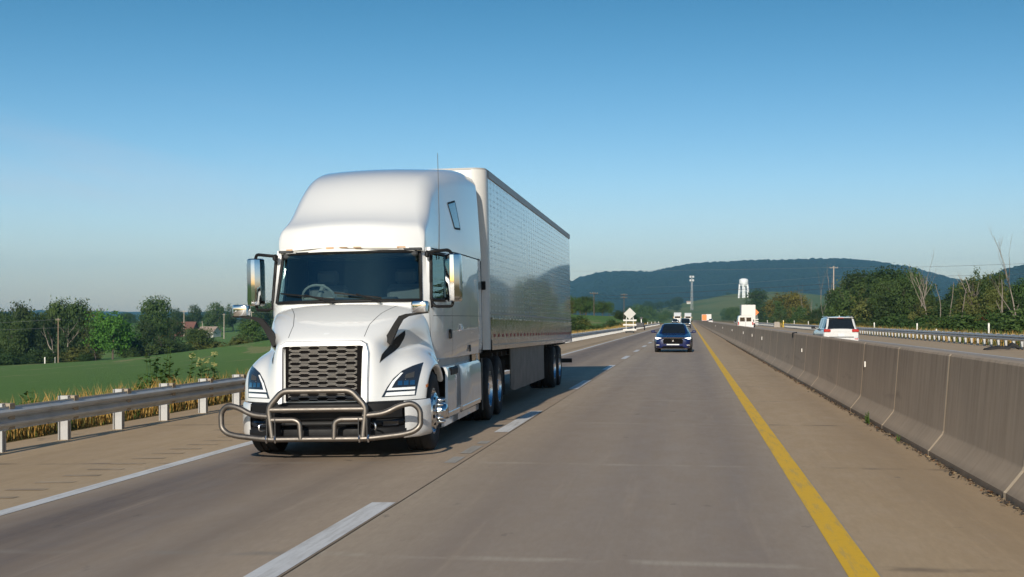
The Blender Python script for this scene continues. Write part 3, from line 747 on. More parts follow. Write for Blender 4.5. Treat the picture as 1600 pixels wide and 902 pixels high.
# ------------------------------------------------------------------ terrain
def TZ(x, y):
    z = 0.
    if x < -9.75:
        s = -x
        z = -.165-1.0*sstep(9.9, 15.5, s) - .054*max(0, min(s, 190)-15)
        k = sstep(330, 820, y)
        z = z*(1-k) + k*(-1.2)
        # bank beside the far left guardrail
        if y > 170: z = lerp(z, max(z, 2.6*sstep(10, 22, s) - 1.5*sstep(35, 90, s)), sstep(170, 260, y)*(1-sstep(40, 110, s))*(1-sstep(520,800,y)))
    elif x > 18.6:
        s = x-18.6
        z = -.25*sstep(.2, 3, s) + .9*sstep(6, 30, s)*sstep(60, 200, y)
    else: z = -.03 - (.02*max(0, -x-2.6))
    if y > 900:
        g = 39*math.exp(-(((x-110)/170)**2)-(((y-1900)/430)**2)); z += g*sstep(900, 1300, y)
    return z
xs = sorted(set([-6000,-4000,-2500,-1600,-1100,-800,-600,-480,-400,-340] + list(range(-300,-60,10)) + list(range(-60,-16,4)) + [-15,-14,-13,-12,-11.2,-10.4,-9.9,-9.76,-9.7,-9.4] + [-6,0,6,12,18.4,18.7,19.2,20,21,22.5,24] + list(range(27,70,5)) + list(range(70,200,15)) + list(range(200,1000,60)) + [1200,1500,2000,2800,4000,6000]))
ys_ = sorted(set([-4000,-1500,-600,-300,-150,-60] + list(range(-20,200,10)) + list(range(200,900,25)) + list(range(900,2800,70)) + [3000,3500,4200,5200,6500,9000]))
gm = MB(); gm.grid([[(x, y, TZ(x, y)) for x in xs] for y in ys_])
m, t = newmat('field_and_verge'); v = t.coord('Object'); X, Y, Z = t.xyz(v)
n1 = t.noise(v, .35, 5, .6); n2 = t.noise(v, .02, 4); n3 = t.noise(t.map(v, (1, 1, 1)), 3.5, 5, .7)
crop = t.mix(t.rng(n3, .3, .72), (.082,.172,.038), (.17,.30,.07))
crop = t.mix(t.rng(n2, .35, .65, 0, .5), crop, (.165,.25,.065))
rowm = t.math('MULTIPLY', t.rng(t.math('SINE', t.math('MULTIPLY', t.math('ADD', X, t.math('MULTIPLY', Y, .12)), 8.2)), -.2, .9), t.rng(n1, .25, .7, .2, .6))
crop = t.mix(rowm, crop, (.08,.145,.036))
bare = t.rng(t.noise(t.map(v, (.10,.022,1)), 1., 4, .65), .60, .64); crop = t.mix(t.math('MULTIPLY', bare, .7), crop, (.30,.27,.12))
dry = t.mix(t.rng(n1, .3, .7), (.26,.17,.055), (.13,.115,.04)); dry = t.mix(t.rng(n3, .4, .7, 0, .6), dry, (.36,.25,.10))
lg = t.mix(t.rng(t.noise(v, .9, 4), .3, .7), (.12,.20,.04), (.18,.25,.06))
wob = t.math('MULTIPLY', t.math('SUBTRACT', n1, .5), 5.)
left = t.rng(t.math('ADD', X, wob), -15.5, -12.5, 1., 0.)
c = t.mix(left, dry, crop)
light = t.math('MULTIPLY', t.rng(Y, 345, 360), t.rng(Y, 470, 480, 1, 0)); light = t.math('MULTIPLY', light, left)
c = t.mix(light, c, lg)
far = t.rng(Y, 1000, 1200); fld = t.mix(t.rng(t.noise(v, .01, 4), .4, .6), (.10,.15,.045), (.16,.18,.06)); c = t.mix(far, c, fld)
t.pbr(c, .95, 0, t.bump(t.noise(v, 2.2, 6, .75), .9, .25), spec=.15)
ground = gm.build('ground', m, None, 0); ground.data.polygons.foreach_set('use_smooth', [True]*len(ground.data.polygons)); tag(ground, kind='structure')
# ------------------------------------------------------------------ road
def LZ(x): return .02*min(0, x+2.6)
def sheet(name, x0, x1, z, mt, y0=-300, y1=1000, step=60):
    b = MB(); yy = list(np.arange(y0, y1, step))+[y1]; xm = [x0]+([-2.6] if x0 < -2.7 < -2.5 < x1 else [])+[x1]; b.grid([[(x, y, z+LZ(x)) for x in xm] for y in yy]); o = b.build(name, mt, None, 0); return tag(o, kind='structure')
JS = 6.1
def concrete(name, a, b_, tracks, joint_dark, base_noise=1.):
    m, t = newmat(name); v = t.coord('Object'); X, Y, Z = t.xyz(v)
    big = t.noise(t.map(v, (.9,.16,1)), .6, 5, .6); fine = t.noise(t.map(v, (1,.18,1)), 22, 5, .7); mid = t.noise(t.map(v, (1,.35,1)), 3.2, 5, .65)
    c = t.mix(t.rng(big, .3, .7), a, b_)
    c = t.mix(t.rng(mid, .35, .75, 0, .35), c, tuple(x*.72 for x in a))
    for xc, hw, soft, amt, colr in tracks:
        k = t.band(t.math('ADD', X, t.math('MULTIPLY', t.math('SUBTRACT', t.noise(t.map(v,(.2,.03,1)), 1, 2), .5), .5)), xc, hw, soft)
        k = t.math('MULTIPLY', k, t.rng(t.noise(t.map(v,(1.6,.12,1)), 1.2, 5, .65), .25, .75, amt*.5, amt)); c = t.mix(k, c, colr)
    # joints: pale worn edges with a dark sealed centre, broken by noise
    fr_ = t.math('FRACT', t.math('DIVIDE', t.math('ADD', Y, t.math('MULTIPLY', X, .02)), JS))
    j1 = t.math('MULTIPLY', t.band(fr_, .5, .012, .008), t.rng(t.noise(v, 1.7, 4), .42, .6)); c = t.mix(t.math('MULTIPLY', j1, .75), c, joint_dark)
    # streaks, spots, cracks
    sp = t.rng(t.noise(t.map(v, (1,.5,1)), 2.6, 6, .6), .665, .73); c = t.mix(t.math('MULTIPLY', sp, .7), c, (.10,.085,.075))
    st = t.rng(t.noise(t.map(v, (3,.05,1)), 2., 4, .6), .56, .75, 0, .35); c = t.mix(st, c, tuple(x*.75 for x in a))
    pale = t.rng(t.noise(t.map(v, (2.5,.08,1)), 1.7, 5, .65), .58, .8, 0, .30); c = t.mix(pale, c, tuple(min(1, x*1.3) for x in b_))
    c = t.mix(t.rng(fine, .3, .75, 0, .42), c, tuple(x*.66 for x in a))
    n = t.bump(t.noise(t.map(v, (1,.5,1)), 60, 4, .7), .35, .006)
    t.pbr(c, t.rng(mid, .3, .7, .62, .82), 0, n, spec=.35); return m
DK = (.135,.102,.088)
LANE = (.215,.185,.160); LANE2 = (.255,.225,.195)
m_l = concrete('lane_concrete', (.42,.315,.222), (.49,.372,.265), [(-5.05,.72,.35,1.,DK),(-3.6,.3,.3,.55,DK),(-4.3,.4,.4,.6,(.24,.18,.14))], (.30,.25,.20))
m_r = concrete('passing_lane_concrete', (.43,.33,.235), (.50,.388,.28), [(-.62,.7,.55,.75,(.27,.215,.185)),(-1.75,.35,.3,.65,(.245,.19,.16)),(.45,.35,.3,.75,(.235,.185,.16))], (.50,.42,.33))
m_s = concrete('shoulder_concrete', (.50,.352,.205), (.57,.415,.255), [(2.45,.4,.35,.5,(.25,.18,.115)),(-8.3,.4,.4,.3,(.28,.21,.14))], (.12,.09,.065))
m_o = concrete('far_lane_concrete', (.37,.305,.25), (.43,.355,.29), [(6.9,.35,.3,.5,DK),(8.6,.35,.3,.4,DK),(10.9,.35,.3,.7,DK),(12.5,.35,.3,.6,DK)], (.30,.25,.20))
tag(sheet('road_base', -9.85, 18.9, -.012, m_s), kind='structure')
sheet('road', -6.1025, -2.60, 0, m_l); sheet('passing_lane', -2.585, 1.23, 0, m_r)
sheet('shoulder', -9.80, -6.1025, 0, m_s); sheet('median_shoulder', 1.23, 3.1, 0, m_s)
sheet('opposite_road', 5.6, 13.9, 0, m_o); sheet('opposite_shoulder', 13.91, 18.8, 0, m_s); sheet('opposite_median_shoulder', 3.25, 5.59, 0, m_s)
sheet('road_joint', -2.60, -2.585, -.006, plain('joint_tar', (.02,.018,.016), .8))
def paint(name, col, wear):
    m, t = newmat(name); v = t.coord('Object')
    w = t.rng(t.noise(t.map(v, (9,.7,1)), 1.6, 6, .7), .52-wear, .75-wear*.6); w2 = t.rng(t.noise(v, 14, 4), .5, .8, 0, .35)
    c = t.mix(t.math('MULTIPLY', w, .6), col, (.30,.26,.21)); c = t.mix(w2, c, tuple(x*.72 for x in col)); t.pbr(c, .6, 0, None, spec=.3); return m
pw, py_ = paint('white_road_paint', (.72,.70,.68), .06), paint('yellow_road_paint', (.86,.50,.012), .02)
sheet('edge_line', -6.135, -5.955, .004, pw); sheet('yellow_edge_line', 1.01, 1.21, .004, py_)
sheet('opposite_edge_line', 13.62, 13.78, .004, pw); sheet('opposite_yellow_line', 5.75, 5.90, .004, py_)
db = MB(); y = 7.25
for k in range(70):
    e = y + 4.6
    for j in range(1): db.poly([(-2.835, y, .0), (-2.615, y, .004), (-2.615, e, .004), (-2.835, e, .0)])
    for xo in (9.72,): db.poly([(xo, y+5, .004), (xo+.15, y+5, .004), (xo+.15, e+5, .004), (xo, e+5, .004)])
    y += 12.19
tag(db.build('lane_dashes', pw, None, 0), kind='structure')
gh = MB(); y = 15.6
for (a_, b__) in ((15.2,15.9),(16.3,17.3),(17.6,18.0)): gh.poly([(-2.80,a_,.001),(-2.66,a_,.003),(-2.66,b__,.003),(-2.80,b__,.001)])
tag(gh.build('faded_dashes', paint('faded_road_paint', (.40,.37,.33), .12), None, 0), kind='structure')
# rumble strip grooves on the outer shoulder: short flat strips in a darker tone
rb = MB(); y = 6.
while y < 120:
    rb.poly([(-6.88, y, LZ(-6.88)+.004), (-6.46, y, LZ(-6.46)+.004), (-6.46, y+.13, LZ(-6.46)+.004), (-6.88, y+.13, LZ(-6.88)+.004)]); y += .62
tag(rb.build('rumble_strip', plain('groove', (.38,.285,.19), .9, var=.4, vs=3), None, 0), kind='structure')
# ------------------------------------------------------------------ hills
def wood_mat(name, a, b_, sc=1.):
    m, t = newmat(name); v = t.coord('Object'); w = t.vor(v, .075*sc); w2 = t.noise(v, .03*sc, 5, .7)
    c = t.mix(t.rng(w2, .35, .65), a, b_); t.pbr(c, .95, 0, t.bump(t.math('ADD', t.math('MULTIPLY', t.math('SUBTRACT', 1., w), .6), w2), 1., 16/sc), spec=.1); return m
from mathutils import noise as mnoise
def ridge(name, prof, zc, depth_f, depth_b, mt, rough=7, step=2.4, nd=46):
    b = MB(); rows = []
    px0, px1 = prof[0][0], prof[-1][0]; N = int((px1-px0)/step)
    for j in range(nd+1):
        tj = j/nd; row = []
        for i in range(N+1):
            px = lerp(px0, px1, i/N); hh = H0 + (499-interp(px, *zip(*prof)))/F*zc
            if tj < .72: u = tj/.72; z = zc-depth_f*(1-u); q = (u*u*(3-2*u))*.55+.45*u
            else: u = (tj-.72)/.28; z = zc+depth_b*u; q = 1-u*u
            x, y = W(px, z)
            nz = mnoise.fractal(Vector((x*.0042, y*.0042, 1.3)), 1., 2., 4)*26*(q if q < .9 else .9-8*(q-.9))*min(1, hh/120.) 
            nf = mnoise.noise(Vector((x*.045, y*.045, 0)))*rough + mnoise.noise(Vector((x*.11, y*.11, 4)))*rough*.6
            row.append((x, y, (hh+2)*q - 4 + nz*math.sin(math.pi*min(q,1))*1. + nf*min(1, q*3)))
        rows.append(row)
    b.grid(rows); o = b.build(name, mt, None, 0, fixn=False); o.data.polygons.foreach_set('use_smooth', [True]*len(o.data.polygons)); return tag(o, kind='structure')
wm = wood_mat('hill_forest', (.014,.036,.024), (.030,.060,.030))
HP = [(820,452),(860,446),(897,437),(915,430),(930,426),(970,423),(1000,423.5),(1015,424.5),(1035,419),(1050,416.5),(1075,412),(1100,410),(1150,407.5),(1200,405.8),(1250,404.3),(1300,403.5),(1330,404),(1360,407),(1390,411),(1420,417),(1450,424),(1480,432),(1510,439),(1540,446),(1600,460),(1680,480)]
ridge('hills', HP, 4700, 2300, 900, wm)
HP2 = [(1440,470),(1480,452),(1520,439),(1550,428),(1580,418),(1610,408),(1660,396),(1720,390)]
ridge('right_hills', HP2, 3300, 1100, 800, wm)
HP3 = [(-160,489),(-40,487),(20,486.5),(60,484),(110,485),(170,486),(200,487),(230,486),(300,487.5),(360,486.5),(420,488),(560,487),(700,484),(860,474)]
ridge('left_hills', HP3, 5600, 900, 700, wm, 4, 4, 20)
# ------------------------------------------------------------------ haze
hz = MB(); hz.box((-400, 3350, 148), (9600, 7300, 330)); hm_, t = newmat('haze_air')
pv = t.n('VolumePrincipled'); pv.inputs['Color'].default_value = (.27,.63,1.,1); pv.inputs['Density'].default_value = .000085; pv.inputs['Anisotropy'].default_value = .0
o = t.n('OutputMaterial'); t.nt.links.new(pv.outputs[0], o.inputs['Volume'])
hzo = hz.build('haze', hm_, None, 0); tag(hzo, kind='stuff')
# ------------------------------------------------------------------ guardrails
WP = [(.030,.615),(.020,.600),(.045,.565),(.083,.545),(.083,.515),(.030,.475),(.0,.457),(.030,.440),(.083,.398),(.083,.368),(.045,.345),(.020,.312),(.030,.297)]
def guardrail(name, label, X, face, y0, y1, vis, dz=0., blk=True, pstep=1.905, z0=0.):
    """face=+1: beam faces +x. vis: y ranges whose posts are modelled one by one"""
    g = thing(name, label, 'guardrail', (X, y0, z0))
    b = MB(); yy = list(np.arange(0, y1-y0, 3.81))+[y1-y0]
    prof = [(face*(.10+x), z+dz) for x, z in WP]; pb_ = [(face*(.10+x-.008), z+dz) for x, z in WP]
    rows = [[(x, y, z) for x, z in prof+pb_[::-1]] for y in yy]
    ids = b.grid(rows, closed=True); b.face(ids[0]); b.face(ids[-1])
    for y in yy[1:-1]:      # overlapped splices
        b.grid([[(x+face*.006, y-.16, z) for x, z in prof], [(x+face*.006, y+.16, z) for x, z in prof]])
    b.build('rail', M['galv'], g, 40)
    def post(mb, y):
        mb.box((0, y, .32+dz*.5), (.15,.012,.66+dz)); mb.box((.07, y, .32+dz*.5), (.010,.11,.66+dz)); mb.box((-.07, y, .32+dz*.5), (.010,.11,.66+dz))
        mb.box((0, y, .455+dz), (.16,.012,.36), mi=0)
        if blk: mb.box((face*.055, y+.10, .48+dz), (.17,.14,.34), mi=1)
    p0 = MB(); post(p0, 0); proto = None; rest = MB(); k = 0; y = .6; cnt = 0
    while y < y1-y0:
        if any(a <= y+y0 <= c for a, c in vis) and cnt < 100:
            if proto is None: proto = p0.build('post', [M['galv_post'], M['block']], g, 0); proto.location = (0, y, 0)
            else: c = proto.copy(); COL.objects.link(c); c.location = (0, y, 0)
            cnt += 1
        else: post(rest, y)
        y += pstep
    if rest.v: r = rest.build('post', [M['galv_post'], M['block']], g, 0, fixn=False); r['kind'] = 'stuff'
    return g
guardrail('guardrail', 'galvanised guardrail along the shoulder at left, in front of the green field', -9.16, 1, 3, 420, ((10,36),(92,260)), z0=-.13)
guardrail('guardrail', 'long guardrail on the far side of the opposite carriageway, behind the white SUV', 18.1, -1, 40, 262, ((60,262),), .16)
guardrail('guardrail', 'distant guardrail beyond the concrete block, beside the white van', 18.3, -1, 283, 560, ((283,440),), .14)
# ------------------------------------------------------------------ median barrier
bar_ = thing('median_barrier', 'tall grey concrete median barrier with pale vertical joints', 'barrier', (3.2, 0, 0))
BP = [(-.35,-.01),(-.35,.07),(-.335,.085),(-.19,.27),(-.175,.31),(-.105,1.205),(-.085,1.23)]
BP = BP + [(-x, z) for x, z in BP[::-1]]
m, t = newmat('barrier_concrete'); v = t.coord('Object'); gpos = t.n('NewGeometry').outputs['Position']; X, Y, Z = t.xyz(gpos)
stv = t.noise(t.map(gpos, (.6,5.,.35)), 1.6, 5, .65); bigb = t.noise(gpos, .8, 4)
c = t.mix(t.rng(stv, .3, .7), (.41,.31,.22), (.51,.395,.29)); c = t.mix(t.rng(bigb, .35, .7, 0, .5), c, (.32,.25,.185))
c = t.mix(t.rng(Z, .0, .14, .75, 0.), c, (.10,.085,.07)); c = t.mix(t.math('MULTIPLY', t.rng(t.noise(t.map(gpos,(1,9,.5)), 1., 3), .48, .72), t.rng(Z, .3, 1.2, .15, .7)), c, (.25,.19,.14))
c = t.mix(t.rng(t.noise(gpos, 9, 4), .4, .75, 0, .3), c, (.46,.37,.28))
sc_ = t.math('MULTIPLY', t.band(t.math('ADD', Z, t.math('MULTIPLY', t.noise(t.map(gpos,(1,.4,1)), 1.1, 3), .5)), .72, .03, .05), t.rng(t.noise(t.map(gpos,(1,.35,2)), 1.3, 4), .55, .66)); c = t.mix(t.math('MULTIPLY', sc_, .5), c, (.13,.10,.085))
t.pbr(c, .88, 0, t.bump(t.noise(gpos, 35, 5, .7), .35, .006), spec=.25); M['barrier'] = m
M['joint'] = plain('joint_mortar', (.80,.62,.42), .9, var=.15, vs=5)
SEG = 3.93; Y0 = .93
sg = MB(); ids = sg.grid([[(x, y, z) for x, z in BP] for y in (.0, SEG-.0)], closed=False); sg.face(ids[0]); sg.face(ids[1])
jb = MB(); jb.grid([[(x*1.0+(-.004 if x < 0 else .004), y, z+(.003 if z > 1.2 else 0)) for x, z in BP] for y in (-.05, .05)])
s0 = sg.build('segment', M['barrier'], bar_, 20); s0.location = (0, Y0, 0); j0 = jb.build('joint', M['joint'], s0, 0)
for k in range(1, 98):
    c = s0.copy(); COL.objects.link(c); c.location = (0, Y0+k*SEG, 0)
    j = j0.copy(); COL.objects.link(j); j.parent = c
    if k in (7, 11, 14): j.scale = (1, .4, 1)
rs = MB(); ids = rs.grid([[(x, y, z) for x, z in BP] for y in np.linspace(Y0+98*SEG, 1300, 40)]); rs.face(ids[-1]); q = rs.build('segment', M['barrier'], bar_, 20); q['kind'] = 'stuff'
def refl(y, z, w=.05, h=.11):
    r = MB(); x = -.105-.07*(1.205-z)/.9-.012; r.box((x, y, z), (.02, w, h), ch=.004); r.build('reflector', M['reflector'], bar_, 0)
for y, z in ((24.2,.86),(37.5,.80),(58,.84),(67,.86),(78.0,.88),(98,.86),(125,.86),(160,.86)): refl(y, z, .12 if y > 50 else .05, .15 if y > 50 else .10)
hk = MB(); hk.tube([(-.13,41.,1.10),(-.13,41.,1.235),(0,41.,1.25)], .025, 6); hk.build('strap', M['black'], bar_, 0)
# litter and soil at its foot
rng = random.Random(5); lt = MB()
for k in range(3600):
    y = 9 + 95*rng.random()**1.2; x = 2.85 - abs(rng.gauss(0, .05)) - .004; s = rng.uniform(.006,.03); a = rng.random()*6.28
    d1 = Vector((math.cos(a)*s, math.sin(a)*s*1.6, rng.uniform(-.3,.5)*s)); d2 = Vector((-math.sin(a)*s*.6, math.cos(a)*s*.6, rng.uniform(.0,.6)*s)); p = Vector((x, y, .014))
    lt.poly([p-d1, p-d2, p+d1, p+d2], rng.choice((0,0,0,1,2)))
lo = lt.build('leaf_litter', [plain('litter_dark', (.06,.048,.038), .9), plain('litter_brown', (.17,.09,.045), .9), plain('litter_tan', (.25,.18,.10), .9)], None, 0, fixn=False); tag(lo, 'dark dry leaf litter gathered along the foot of the median barrier', 'litter', kind='stuff')
# ------------------------------------------------------------------ plants
def leafmat(name, a, b_, sc=.5):
    m, t = newmat(name); v = t.coord('Object'); oi = t.n('ObjectInfo').outputs['Random']
    n = t.noise(v, sc, 4, .6); c = t.mix(t.rng(n, .32, .68), a, b_)
    h = t.n('HueSaturation'); t.put(h.inputs['Color'], c); t.put(h.inputs['Hue'], t.rng(oi, 0, 1, .485, .512)); t.put(h.inputs['Value'], t.rng(t.math('FRACT', t.math('MULTIPLY', oi, 7.3)), 0, 1, .78, 1.22))
    p = t.n('BsdfPrincipled'); t.put(p.inputs['Base Color'], h.outputs[0]); p.inputs['Roughness'].default_value = .6; p.inputs['Specular IOR Level'].default_value = .25
    tr_ = t.n('BsdfTranslucent'); t.put(tr_.inputs[0], h.outputs[0]); mx = t.n('MixShader'); mx.inputs[0].default_value = .25
    t.nt.links.new(p.outputs[0], mx.inputs[1]); t.nt.links.new(tr_.outputs[0], mx.inputs[2])
    o = t.n('OutputMaterial'); t.nt.links.new(mx.outputs[0], o.inputs[0]); return m
LF = {'dark': leafmat('foliage_dark', (0.024,0.051,0.013), (0.063,0.100,0.027)), 'mid': leafmat('foliage_mid', (0.037,0.073,0.017), (0.085,0.137,0.034)),
      'bright': leafmat('foliage_bright', (0.049,0.120,0.015), (0.104,0.213,0.032)), 'olive': leafmat('foliage_olive', (0.073,0.088,0.022), (0.152,0.156,0.039)),
      'yellow': leafmat('foliage_yellow', (0.104,0.107,0.020), (0.195,0.177,0.034)), 'red': leafmat('foliage_red', (0.122,0.030,0.017), (0.207,0.055,0.024))}
def crown_mesh(seed, nclump, nleaf, leaf, shape='round', gap=.0):
    """unit crown: height 1 (z 0..1), radius .5; leaf-sized faces in clumps hung through the volume"""
    r = random.Random(seed); V = []; Fc = []
    blobs = []
    if shape == 'round': blobs = [(0,0,.55,.40,.42)] + [(r.uniform(-.26,.26), r.uniform(-.26,.26), r.uniform(.25,.80), r.uniform(.16,.27), r.uniform(.14,.22)) for _ in range(9)]
    elif shape == 'tall': blobs = [(0,0,.45,.32,.42)] + [(r.uniform(-.2,.2), r.uniform(-.2,.2), r.uniform(.2,.88), r.uniform(.14,.24), r.uniform(.12,.2)) for _ in range(10)]
    elif shape == 'cone': blobs = [(r.uniform(-.06,.06), r.uniform(-.06,.06), z, .46*(1-z)**.7+.07, .13) for z in (.12,.25,.38,.5,.62,.73,.83,.91)]
    elif shape == 'bush': blobs = [(r.uniform(-.3,.3), r.uniform(-.3,.3), r.uniform(.2,.62), r.uniform(.2,.34), r.uniform(.2,.36)) for _ in range(9)]
    elif shape == 'open': blobs = [(r.uniform(-.33,.33), r.uniform(-.33,.33), r.uniform(.25,.88), r.uniform(.10,.19), r.uniform(.08,.15)) for _ in range(15)]
    wts = [b[3]**2*b[4] for b in blobs]; wts = [w**.7 for w in wts]
    for c in range(nclump):
        b = r.choices(blobs, wts)[0]
        d = Vector((r.gauss(0,1), r.gauss(0,1), r.gauss(0,1))).normalized(); k = r.random()**.28
        if r.random() < .14: k *= r.uniform(1.05, 1.25)
        ctr = Vector((b[0]+d.x*b[3]*k, b[1]+d.y*b[3]*k, max(.02, b[2]+d.z*b[4]*k)))
        out = Vector((d.x, d.y, d.z*.8+.35)).normalized(); cs = r.uniform(.022, .060)
        for l in range(nleaf):
            e = Vector((r.gauss(0,1), r.gauss(0,1), r.gauss(0,.7)))*cs
            p = ctr+e; nn = (out + Vector((r.gauss(0,.5), r.gauss(0,.5), r.gauss(0,.5)))).normalized()
            u = nn.orthogonal().normalized(); u = (Matrix.Rotation(r.random()*6.28, 3, nn) @ u); w = nn.cross(u); s = leaf*r.uniform(.6,1.35)
            i = len(V); V += [p-u*s, p+w*s*.55+nn*s*.12, p+u*s, p-w*s*.55+nn*s*.12]; Fc.append((i,i+1,i+2,i+3))
    me = bpy.data.meshes.new('crown'); me.from_pydata([tuple(p) for p in V], [], Fc); me.polygons.foreach_set('use_smooth', [False]*len(Fc)); return me
CM = {}
for i, (sh, nc, nl, lf) in enumerate((('round',520,9,.024),('round',560,9,.022),('round',480,9,.026),('tall',540,9,.022),('tall',500,9,.024),('cone',520,9,.024),('bush',420,9,.032),('bush',400,9,.034),('bush',380,9,.030),('open',420,9,.022),('open',400,9,.022))):
    CM.setdefault(sh, []).append(crown_mesh(100+i*7, nc, nl, lf, sh))
def limb_tree(seed, mb, base, d, L, r0, depth, spread=.5, droop=0, n=5):
    r = seed; p = Vector(base); d = Vector(d).normalized(); pts = [p.copy()]; rad = [r0]; 
    for k in range(n):
        d = (d + Vector((r.gauss(0,.09), r.gauss(0,.09), r.gauss(0,.05)+.02))).normalized(); p = p + d*L/n; pts.append(p.copy()); rad.append(r0*(1-.62*(k+1)/n))
    mb.tube(pts, rad, 5 if depth > 1 else 4)
    if depth > 0:
        for _ in range(r.randint(2, 4)):
            k = r.randint(max(1, n//2-1), n); dd = (d + Vector((r.gauss(0,spread), r.gauss(0,spread), r.uniform(.0,.5)))).normalized()
            limb_tree(r, mb, pts[k], dd, L*r.uniform(.38,.62), rad[k]*.7, depth-1, spread, droop, 4)
TRUNK = []
for sdd in range(3):
    b = MB(); rr = random.Random(40+sdd); limb_tree(rr, b, (0,0,-.03), (0,0,1), .62, .022, 2, .55)
    o = b.build('trunk_source', M['bark'], None, 60, fixn=False); TRUNK.append(o.data); bpy.data.objects.remove(o)
def tree(name, label, cat, x, y, h, w, shape, col, group=None, seed=0, trunk=True, z=None, lift=.0):
    r = random.Random(seed*31+int(x*7)+int(y*3)); z = TZ(x, y) if z is None else z
    t_ = thing(name, label, cat, (x, y, z-.05), r.random()*6.28, group)
    src = CM[shape][r.randrange(len(CM[shape]))]
    key = (src.name, col)
    if key not in CM: me = src.copy(); me.materials.append(LF[col]); me.name = 'crown'; CM[key] = me
    c = bpy.data.objects.new('crown', CM[key]); COL.objects.link(c); c.parent = t_; c.scale = (w, w, h*(1-lift)); c.location = (0, 0, h*lift)
    if trunk:
        me = TRUNK[r.randrange(3)]; k = bpy.data.objects.new('trunk', me); COL.objects.link(k); k.parent = t_; k.scale = (h, h, h*1.02)
    return t_
def pole_at(px, zc): return W(px, zc)
def tree_px(name, label, px, ytop, wpx, zc, shape, col, cat='tree', group=None, seed=0, trunk=True, lift=0.):
    x, y = W(px, zc); h = H0+(499-ytop)/F*zc - TZ(x, y); return tree(name, label, cat, x, y, h*1.03, wpx/F*zc*1.08, shape, col, group, seed, trunk, None, lift)
# left field edge
tree_px('broadleaf_tree', 'dark broadleaf tree at the left edge of the photo behind the field', 8, 488, 58, 292, 'round', 'dark', seed=1)
tree_px('broadleaf_tree', 'dark tree with two rounded tops, second from the left edge behind the field', 38, 475, 60, 296, 'round', 'dark', seed=2)
tree_px('broadleaf_tree', 'lower dark tree just left of the roadside pole behind the field', 62, 482, 44, 290, 'tall', 'dark', seed=3)
tree_px('broadleaf_tree', 'tall dark tree directly behind the utility pole in the left tree row', 88, 469, 58, 298, 'round', 'mid', seed=4)
tree_px('broadleaf_tree', 'tall full tree between the utility pole and the bright green maple', 118, 470, 60, 300, 'round', 'dark', seed=5)
tree_px('broadleaf_tree', 'dark tree rising just behind the bright green maple', 142, 476, 46, 300, 'tall', 'olive', seed=6)
tree_px('maple_tree', 'bright green full maple tree standing out at the edge of the field', 176, 483, 78, 276, 'round', 'bright', seed=7)
tree_px('broadleaf_tree', 'tall round topped tree standing alone against the sky right of the maple', 242, 462, 58, 345, 'round', 'mid', seed=8)
tree_px('broadleaf_tree', 'dark tree below the tall round topped tree, right of the maple', 226, 500, 44, 320, 'round', 'dark', seed=9)
tree_px('broadleaf_tree', 'bushy dark green tree at field edge below the barn', 252, 514, 58, 284, 'bush', 'dark', seed=10)
tree_px('broadleaf_tree', 'bushy green tree at field edge left of the light green meadow', 312, 512, 52, 286, 'round', 'mid', seed=11)
tree_px('broadleaf_tree', 'dense green tree behind the truck hood mirror right of the meadow', 394, 500, 48, 272, 'round', 'mid', seed=12)
tree_px('broadleaf_tree', 'small distant tree left of the pale utility pole by the barn', 278, 480, 26, 640, 'round', 'dark', seed=13)
tree_px('broadleaf_tree', 'distant round tree above the barn, right of the pale utility pole', 305, 475, 26, 650, 'round', 'dark', seed=14)
tree_px('broadleaf_tree', 'distant wide round tree on the skyline above the tan roofed house', 336, 471, 36, 640, 'round', 'mid', seed=15)
tree_px('broadleaf_tree', 'distant low tree on the skyline left of the truck mirror', 364, 474, 26, 660, 'open', 'mid', seed=16)
tree_px('broadleaf_tree', 'distant dark tree on the skyline just behind the truck mirror', 398, 474, 40, 600, 'round', 'dark', seed=17)
tree_px('broadleaf_tree', 'distant tree on the skyline close against the truck cab', 424, 470, 40, 610, 'round', 'dark', seed=18)
for i, (px, yt, wp_, zc, sh, c_, lb) in enumerate(((22,494,46,284,'round','mid','mid green tree in front of the two topped dark tree at far left'),(104,489,44,283,'bush','dark','low spreading tree at the foot of the tall pair right of the pole'),(150,500,40,280,'round','dark','dark low tree tucked against the left side of the bright maple'),(203,505,44,287,'bush','mid','wide low tree filling the gap right of the bright maple'),(270,497,40,420,'round','dark','dark tree partly hiding the left end of the barn'),(300,506,26,540,'bush','mid','small round tree in front of the right end of the barn'),(256,492,34,380,'tall','olive','olive tree between the tall round topped tree and the barn'),(-8,480,60,300,'round','dark','tree cut off by the left edge of the photo'))):
    tree_px('broadleaf_tree', lb, px, yt, wp_, zc, sh, c_, seed=200+i)
rr = random.Random(77); G = 'undergrowth along the far edge of the left field'
for px in list(range(-12, 150, 13)) + [205, 222, 240, 268, 285, 300, 326, 378, 404, 420]:
    zc = 283+rr.uniform(-5, 8); x, y = W(px+rr.uniform(-3,3), zc); h = rr.uniform(2.2, 4.8)
    tree('field_bush', 'low dark bush in the undergrowth along the far edge of the left field', 'bush', x, y, h, h*rr.uniform(1.3,1.9), 'bush', rr.choice(('dark','dark','mid','olive')), G, px, False)
